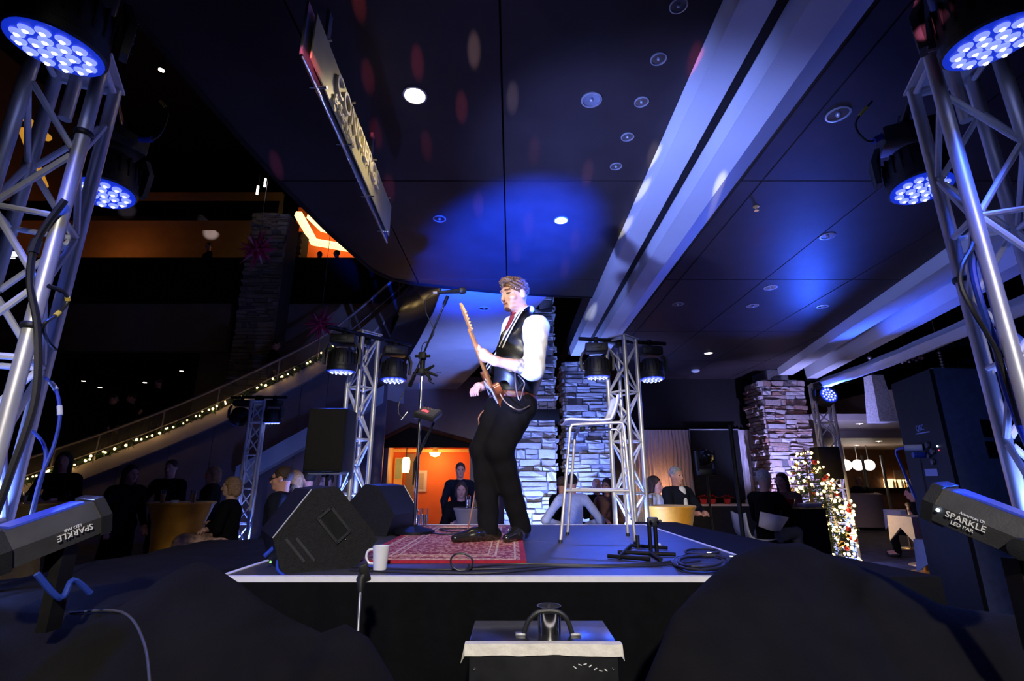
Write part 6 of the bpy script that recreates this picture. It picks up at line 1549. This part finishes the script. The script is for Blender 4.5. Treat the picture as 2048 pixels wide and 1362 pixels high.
# ================================================================== hanging stars
def star(label, px, py, Y, R_, seed):
    c = P(px, py, Y); t = thing('hanging_star', label, 'star ornament', c, 'magenta hanging stars'); rs = random.Random(seed)
    part('core', MB().ball(c, R_ * .2, 10, 8), M['star'], t)
    n = 26
    for k in range(n):
        ph = math.acos(1 - 2 * (k + .5) / n); th_ = math.pi * (1 + 5 ** .5) * k
        d = Vector((math.sin(ph) * math.cos(th_), math.sin(ph) * math.sin(th_), math.cos(ph)))
        l_ = R_ * (.75 if k not in (0, n - 1) else 1.15)
        part('spike', MB().path([c + d * R_ * .1, c + d * R_ * .3, c + d * l_], [R_ * .06, R_ * .085, .002], 4), M['star'], t, smooth=0)
    for d in ((1, 0, 0), (-1, 0, 0), (.7, 0, .72), (-.7, 0, .72), (.7, 0, -.72), (-.7, 0, -.72), (0, 0, 1), (0, 0, -1)):
        d = Vector(d).normalized(); part('spike', MB().path([c + d * R_ * .1, c + d * R_ * .35, c + d * R_], [R_ * .06, R_ * .09, .002], 4), M['star'], t, smooth=0)
    part('wire', MB().tube(c, (c.x, c.y, 16.0), .006), M['steel'], t)
star('dim red star hanging in front of the brown stone pier', 515, 498, 12.6, .62, 1)
star('brighter magenta star hanging beside the upper stair rail', 641, 648, 10.3, .40, 2)
# ================================================================== right side: swag, lounge, bar, ropes
a, b = Vector((fr_.x - .05, fr_.y - .1, 3.10)), PZ(1945, 651, 3.0); b2_ = a + (b - a) * 1.55
sw = MB(); vs = []; fs = []; n, k_ = 40, 16; d_ = (b2_ - a).normalized(); sx_ = d_.cross(Vector((0, 0, 1))).normalized(); up_ = sx_.cross(d_)
for i in range(n + 1):
    q = i / n; sag = -.03 * math.sin(math.pi * min(1, q * 1.5))
    for j in range(k_):
        an = 2 * math.pi * j / k_; rr = .085 + .014 * math.sin(an * 5 + q * 3) + .004 * math.sin(q * 40)
        vs.append(a + (b2_ - a) * q + sx_ * rr * math.cos(an) + up_ * (rr * math.sin(an) + sag))
for i in range(n):
    for j in range(k_): fs.append((i * k_ + j, i * k_ + (j + 1) % k_, (i + 1) * k_ + (j + 1) % k_, (i + 1) * k_ + j))
sw.add(vs, fs); single('fabric_swag', sw, M['swag'], 'long white fabric swag stretched from the far tower', 'drape', a, smooth=70)
def lantern(px, py0, py1, Y, label):
    p0, p1 = P(px, py0, Y), P(px + 12, py1, Y); t = thing('fabric_lantern', label, 'lantern', (p0.x, Y, p1.z)); h_ = p0.z - p1.z; c = Vector((p0.x + .06, Y, p1.z))
    sec = [(-1, -1), (1, -1), (1, 1), (-1, 1)]
    part('sleeve', MB().add([c + Vector((x * .20, y * .20, 0)) for x, y in sec] + [c + Vector((x * .13, y * .13, h_)) for x, y in sec], [(0, 1, 2, 3), (7, 6, 5, 4), (0, 4, 5, 1), (1, 5, 6, 2), (2, 6, 7, 3), (3, 7, 4, 0)]), mat('woven white lantern', (.78, .74, .78), .8, var=.3, vscale=30), t, smooth=0)
    for k in range(5): part('bead', MB().ball(c + Vector((0, 0, h_ + .06 + .09 * k)), .045, 8, 6), M['trimring'], t)
    part('wire', MB().tube(c + Vector((0, 0, h_)), (c.x, c.y, 16.0), .008), M['steel'], t)
lantern(1741, 752, 845, 11.0, 'tapered white lantern hanging near the lounge')
p = P(1886, 735, 11.0); t = thing('bead_finial', 'string of dark beads hanging above the tall loudspeaker', 'ornament', p)
for k in range(6): part('bead', MB().ball(p + Vector((0, 0, .07 * k)), .035, 8, 6), M['trimring'], t)
part('wire', MB().tube(p, (p.x, p.y, 16.0), .008), M['steel'], t)
p = P(1812, 716, 11.5); t = thing('beaded_ring', 'beaded ring chandelier dim behind the fabric swag', 'chandelier', p)
rb = MB()
for k in range(26): rb.ball(p + Vector((.30 * math.cos(k * .2417), .30 * math.sin(k * .2417), -.04 * (k % 2))), .035, 6, 5)
part('beads', rb, mat('pinkish glass bead', (.5, .35, .45), .2), t); part('wire', MB().tube(p, (p.x, p.y, 16.0), .008), M['steel'], t)
# upper window wall
UY = 16.0; ww = thing('wall_window', None, None, (P(1650, 700, UY).x, UY, 3.6), kind='structure'); x0_, x1_ = P(1640, 700, UY).x, 17.8
part('wall_panel', rect_mb(x0_ - 1, x1_, UY + .1, UY + .3, 3.0, 8), M['brownwall'], ww)
nwp = 0
for i in range(7):
    for j in range(4):
        xa = x0_ + .6 + i * 1.0; za_ = 4.05 + j * .95
        wq = thing('window_%d' % (2 + nwp), None, None, (xa, UY, za_), kind='structure'); nwp += 1
        part('window_frame', MB().box((xa + .4, UY + .06, za_ + .42), (.86, .08, .90)), M['black'], wq); part('pane', MB().box((xa + .4, UY + .01, za_ + .42), (.72, .03, .78)), M['darkglass'], wq)
part('band', rect_mb(x0_ - 1, x1_, 12.3, UY + .1, 2.95, 3.55), M['tan'], ww)
lc_ = single('ceiling_lounge', rect_mb(7.2, 18, 12.3, 22, 2.80, 2.95), M['cream'], 'cream lounge ceiling with small downlights', None, (11, 14, 2.8), kind='structure')
part('dropped_panel', rect_mb(7.2, 18, 15.2, 22, 2.60, 2.80), M['cream'], lc_)
for px_, py_, zz_ in ((1719, 847, 2.8), (1757, 882, 2.6), (1713, 890, 2.6), (1671, 891, 2.6), (1815, 899, 2.6)): downlight(px_, py_, .10 if zz_ > 2.7 else .12, 1, 'small lit downlight in the cream lounge ceiling', z=zz_, ring='white', glow=50)
single('wall_bar', rect_mb(7.2, 18, 21, 21.2, 0, 2.8), M['wood'], 'brown back wall of the bar', None, (12, 21, 0), kind='structure')
for px_ in (1692, 1716, 1738):
    p = P(px_, 930, 18.5); t = thing('globe_pendant', 'bright white globe over the bar', 'lamp', p, 'globes over the bar'); part('globe', MB().ball(p, .19, 14, 10), M['globe'], t); part('rod', MB().tube(p, (p.x, p.y, 2.6), .015), M['steel'], t)
p = P(1822, 922, 18.0); t = thing('globe_pendant', 'small lone globe right of the bar shelves', 'lamp', p); part('globe', MB().ball(p, .09, 12, 8), M['globe'], t); part('rod', MB().tube(p, (p.x, p.y, 2.6), .012), M['steel'], t)
sf_ = thing('curved_sofa', 'beige tub sofa in the lounge', 'sofa', (P(1745, 1050, 15.2).x, 15.4, 0)); sx0, sx1 = P(1692, 1020, 15.2).x, P(1792, 1020, 15.2).x
mb = MB(); pts_ = []
for k in range(17):
    a_ = math.pi + math.pi * k / 16; pts_.append(Vector(((sx0 + sx1) / 2 + (sx1 - sx0) / 2 * math.cos(a_), 15.8 + .62 * math.sin(a_), 0)))
vs = []; fs = []
for k, p in enumerate(pts_):
    inn = (Vector(((sx0 + sx1) / 2, 15.8, 0)) - p).normalized() * .22; vs += [p + Vector((0, 0, .08)), p + Vector((0, 0, .98)), p + inn * .5 + Vector((0, 0, 1.02)), p + inn + Vector((0, 0, .98)), p + inn + Vector((0, 0, .08))]
for k in range(16):
    for j in range(4): fs.append((k * 5 + j, k * 5 + 5 + j, k * 5 + 6 + j, k * 5 + 1 + j))
fs += [(0, 1, 2, 3, 4), tuple(80 + j for j in range(5))]
mb.add(vs, fs); part('back', mb, M['sofa'], sf_, smooth=50); part('seat', MB().box(((sx0 + sx1) / 2, 15.85, .27), (sx1 - sx0 - .3, .8, .36), bevel=.06), M['sofa'], sf_); part('plinth', MB().box(((sx0 + sx1) / 2, 15.85, .045), (sx1 - sx0 - .4, .7, .09)), M['black'], sf_)
bs0, bs1 = P(1782, 960, 20.5).x, P(1832, 960, 20.5).x; bz0 = P(1805, 976, 20.5).z
sb = thing('bar_shelf', 'lit back-bar shelf with bottles', 'shelf', ((bs0 + bs1) / 2, 20.7, bz0))
part('board', rect_mb(bs0, bs1, 20.4, 21.0, bz0 - .05, bz0), M['wood'], sb); part('lit_back', rect_mb(bs0, bs1, 20.88, 20.93, bz0, bz0 + .35), mat('lit shelf back', (1, .8, .5), .5, emit=(1.0, .66, .30), estr=2.5), sb)
for k in range(9):
    x = bs0 + (bs1 - bs0) * (k + .5) / 9; t = thing('bottle', 'bottle standing on the lit back-bar shelf', 'bottle', (x, 20.6, bz0), 'bottles on the back bar'); part('glass', MB().lathe([(.04, 0), (.042, .02), (.042, .2), (.015, .27), (.014, .34)], (x, 20.6, bz0), n=12), M[('glass', 'white', 'goldball')[k % 3]], t)
p = P(1802, 950, 20.8); single('bar_picture', MB().box(p, (.55, .06, .36)), M['tan'], 'framed picture above the back-bar bottles', 'picture', p)
for px_ in (1692, 1736, 1775): a = P(px_, 980, 17.5); single('slim_post', MB().box((a.x, 17.5, 1.1), (.07, .07, 2.2), bevel=.01), M['steel'], 'slim bluish post in front of the bar', 'post', (a.x, 17.5, 0), 'posts in front of the bar')
bc = thing('bar_counter', 'dark bar counter behind the beige sofa', 'counter', (12, 19, 0)); part('front', rect_mb(P(1660, 990, 19).x, P(1840, 990, 19).x, 18.9, 19.5, 0, 1.05), M['wood'], bc); part('top', rect_mb(P(1660, 990, 19).x - .05, P(1840, 990, 19).x + .05, 18.8, 19.55, 1.05, 1.11), M['black'], bc)
def cloth_table(label, px, py, Y, hw, drop):
    p = P(px, py, Y); z_ = p.z; t = thing('linen_table', label, 'table', (p.x, Y, 0), 'small tables with white cloths'); c = Vector((p.x, Y, z_))
    co = [Vector((x * hw, y * hw, 0)) for x, y in ((-1, -1), (1, -1), (1, 1), (-1, 1))]; mb = MB(); vs = [c + v for v in co]; fs = [(0, 1, 2, 3)]
    for k in range(4):
        a_, b_ = co[k], co[(k + 1) % 4]; m_ = (a_ + b_) / 2; o_ = len(vs); vs += [c + a_ * 1.06 + Vector((0, 0, -drop)), c + m_ * 1.05 + Vector((0, 0, -drop * .42)), c + b_ * 1.06 + Vector((0, 0, -drop)), c + m_]; fs += [(k, o_, o_ + 1, o_ + 3), (o_ + 3, o_ + 1, o_ + 2, (k + 1) % 4)]
    mb.add(vs, fs); so = part('cloth', mb, M['whitecloth'], t, smooth=0); m2 = so.modifiers.new('thick', 'SOLIDIFY'); m2.thickness = .006
    part('column', MB().tube((p.x, Y, .02), (p.x, Y, z_ - .01), .03), M['brass'], t); part('foot', MB().lathe([(.22, 0), (.2, .02), (.04, .04)], (p.x, Y, 0), n=20), M['brass'], t)
cloth_table('small table with a white cloth behind the rope posts', 1806, 1020, 11.2, .25, .42); cloth_table('nearer small table with a white cloth beside the rope posts', 1830, 1032, 8.4, .26, .40)
cloth_table('table with pointed white cloth below the right LED bar', 1934, 1085, 5.3, .30, .32)
posts = []
for px_, py_ in ((1840, 1131), (1934, 1166), (2004, 1180)):
    b_ = PZ(px_, py_, 0) if py_ < 1150 else PZ(px_, py_, .32); b_.z = 0; posts.append(b_); t = thing('rope_post', 'brass rope post among the small white tables', 'stanchion', b_, 'brass rope posts')
    part('post', MB().tube(b_ + Vector((0, 0, .02)), b_ + Vector((0, 0, .95)), .026, n=14), M['brass'], t); part('base', MB().lathe([(.16, 0), (.15, .02), (.03, .05)], b_, n=24), M['brass'], t); part('finial', MB().ball(b_ + Vector((0, 0, .97)), .04, 12, 8), M['brass'], t)
for i in range(2):
    u, v = posts[i] + Vector((0, 0, .88)), posts[i + 1] + Vector((0, 0, .88)); single('velvet_rope', MB().path([u + (v - u) * q / 12 + Vector((0, 0, -.22 * math.sin(math.pi * q / 12))) for q in range(13)], .02, 8), M['rope'], ('dark red velvet rope over the pointed white cloth', 'dark red velvet rope under the right LED bar')[i], 'rope', u)
p = P(2026, 1165, 4.2); t = thing('notice_board', 'pale printed notice low behind the right LED bar', 'notice', (p.x, 4.2, 0)); part('sheet', MB().box((p.x, 4.2, p.z + .06), (.16, .01, .12)).box((p.x + .01, 4.2, p.z - .10), (.16, .01, .14)), M['paper'], t); part('post', MB().tube((p.x, 4.22, 0), (p.x, 4.22, p.z + .1), .02), M['black'], t)
# light stand with a dark moving head before the banner
p = P(1410, 915, 7.9); t = thing('light_stand', 'black light stand with a dark head in front of the banner', 'light stand', (p.x, 7.9, 0))
part('pole', MB().tube((p.x, 7.9, .02), (p.x, 7.9, p.z - .2), .018), M['black'], t); part('yoke', MB().box((p.x, 7.9, p.z - .22), (.26, .16, .10), bevel=.02).box((p.x - .13, 7.9, p.z - .05), (.03, .08, .3)).box((p.x + .13, 7.9, p.z - .05), (.03, .08, .3)), M['blackplastic'], t)
part('head', MB().lathe([(.06, .14), (.11, .08), (.11, -.1), (.09, -.14)], (p.x, 7.9, p.z), Matrix.Rotation(1.2, 3, 'X'), 20), M['blackgloss'], t); part('glint_ball', MB().ball((p.x, 7.74, p.z + .03), .018, 8, 6), M['chrome'], t)  # chrome ball added in place of a bright glint
for k in range(3): part('leg', MB().tube((p.x, 7.9, .4), (p.x + .35 * math.cos(k * 2.1), 7.9 + .35 * math.sin(k * 2.1), .01), .012), M['black'], t)
p = P(1473, 960, 6.1); t = thing('speaker_pole', 'plain black pole standing behind the right stage wing', 'pole', (p.x, 6.1, 0)); part('pole', MB().tube((p.x, 6.1, .02), (p.x, 6.1, P(1473, 850, 6.1).z), .025), M['black'], t); part('base', MB().lathe([(.25, 0), (.24, .02), (.03, .04)], (p.x, 6.1, 0), n=20), M['black'], t)
# amber tubes glimpsed through the left tower, their glow set in the material
for a, b in ((P(45, 260, 6), P(88, 372, 6)), (P(50, 236, 6), P(96, 276, 6))): single('amber_tube', MB().tube(a, b, .05), M['ambertube'], 'glowing amber tube glimpsed through the left large tower', 'lamp', a, 'amber tubes in the atrium')
# ================================================================== mirror-ball specks on the ceiling (narrow beams of light)
src = Vector((0.1, -3.0, 2.3))
for px_, py_, c_, w_ in ((948, 101, (1, .75, .7), 30), (1025, 197, (.85, .8, 1), 26), (835, 126, (1, .15, .25), 22), (923, 215, (1, .2, .3), 22), (736, 155, (1, .15, .25), 16), (752, 268, (1, .12, .2), 16), (853, 292, (1, .15, .2), 14), (779, 376, (1, .12, .2), 20), (722, 455, (1, .12, .25), 18), (957, 410, (1, .4, .6), 22), (1057, 447, (.9, .5, .9), 26), (1068, 302, (1, .3, .4), 14),
                         (1175, 347, (1, .4, .6), 22), (1150, 480, (.9, .5, .9), 26), (1130, 537, (.9, .5, .9), 26), (1032, 505, (.9, .5, .9), 24), (718, 5, (1, .15, .15), 16), (553, 331, (1, .2, .5), 18), (1388, 120, (1, .1, .1), 20), (1280, 393, (1, .95, .75), 40), (1248, 462, (1, .95, .75), 40), (1306, 312, (1, .95, .75), 40), (1418, 418, (1, .95, .8), 40), (1178, 640, (.8, .85, 1), 60), (1498, 578, (1, .2, .4), 20), (1520, 470, (1, .2, .4), 14)):
    spot('mirror_ball_offscreen', src, PZ(px_, py_, ZC), w_ * 200, c_, .68, .9, .004)
for px_, py_ in ((272, 443), (422, 465)): spot('mirror_ball_offscreen', src, P(px_, py_, 18.4), 22000, (.85, .8, 1.0), 1.5, .8, .004)
for px_, py_ in ((484, 201), (540, 222), (463, 68)): spot('mirror_ball_offscreen', src, P(px_, py_, 18.4), 4000, (1, .1, .15), 1.2, .8, .004)
for px_, py_ in ((1004, 777), (1022, 752), (1050, 763)): spot('mirror_ball_offscreen', src, P(px_, py_, 3.25), 1500, (.6, .75, 1.0), .7, .8, .004)
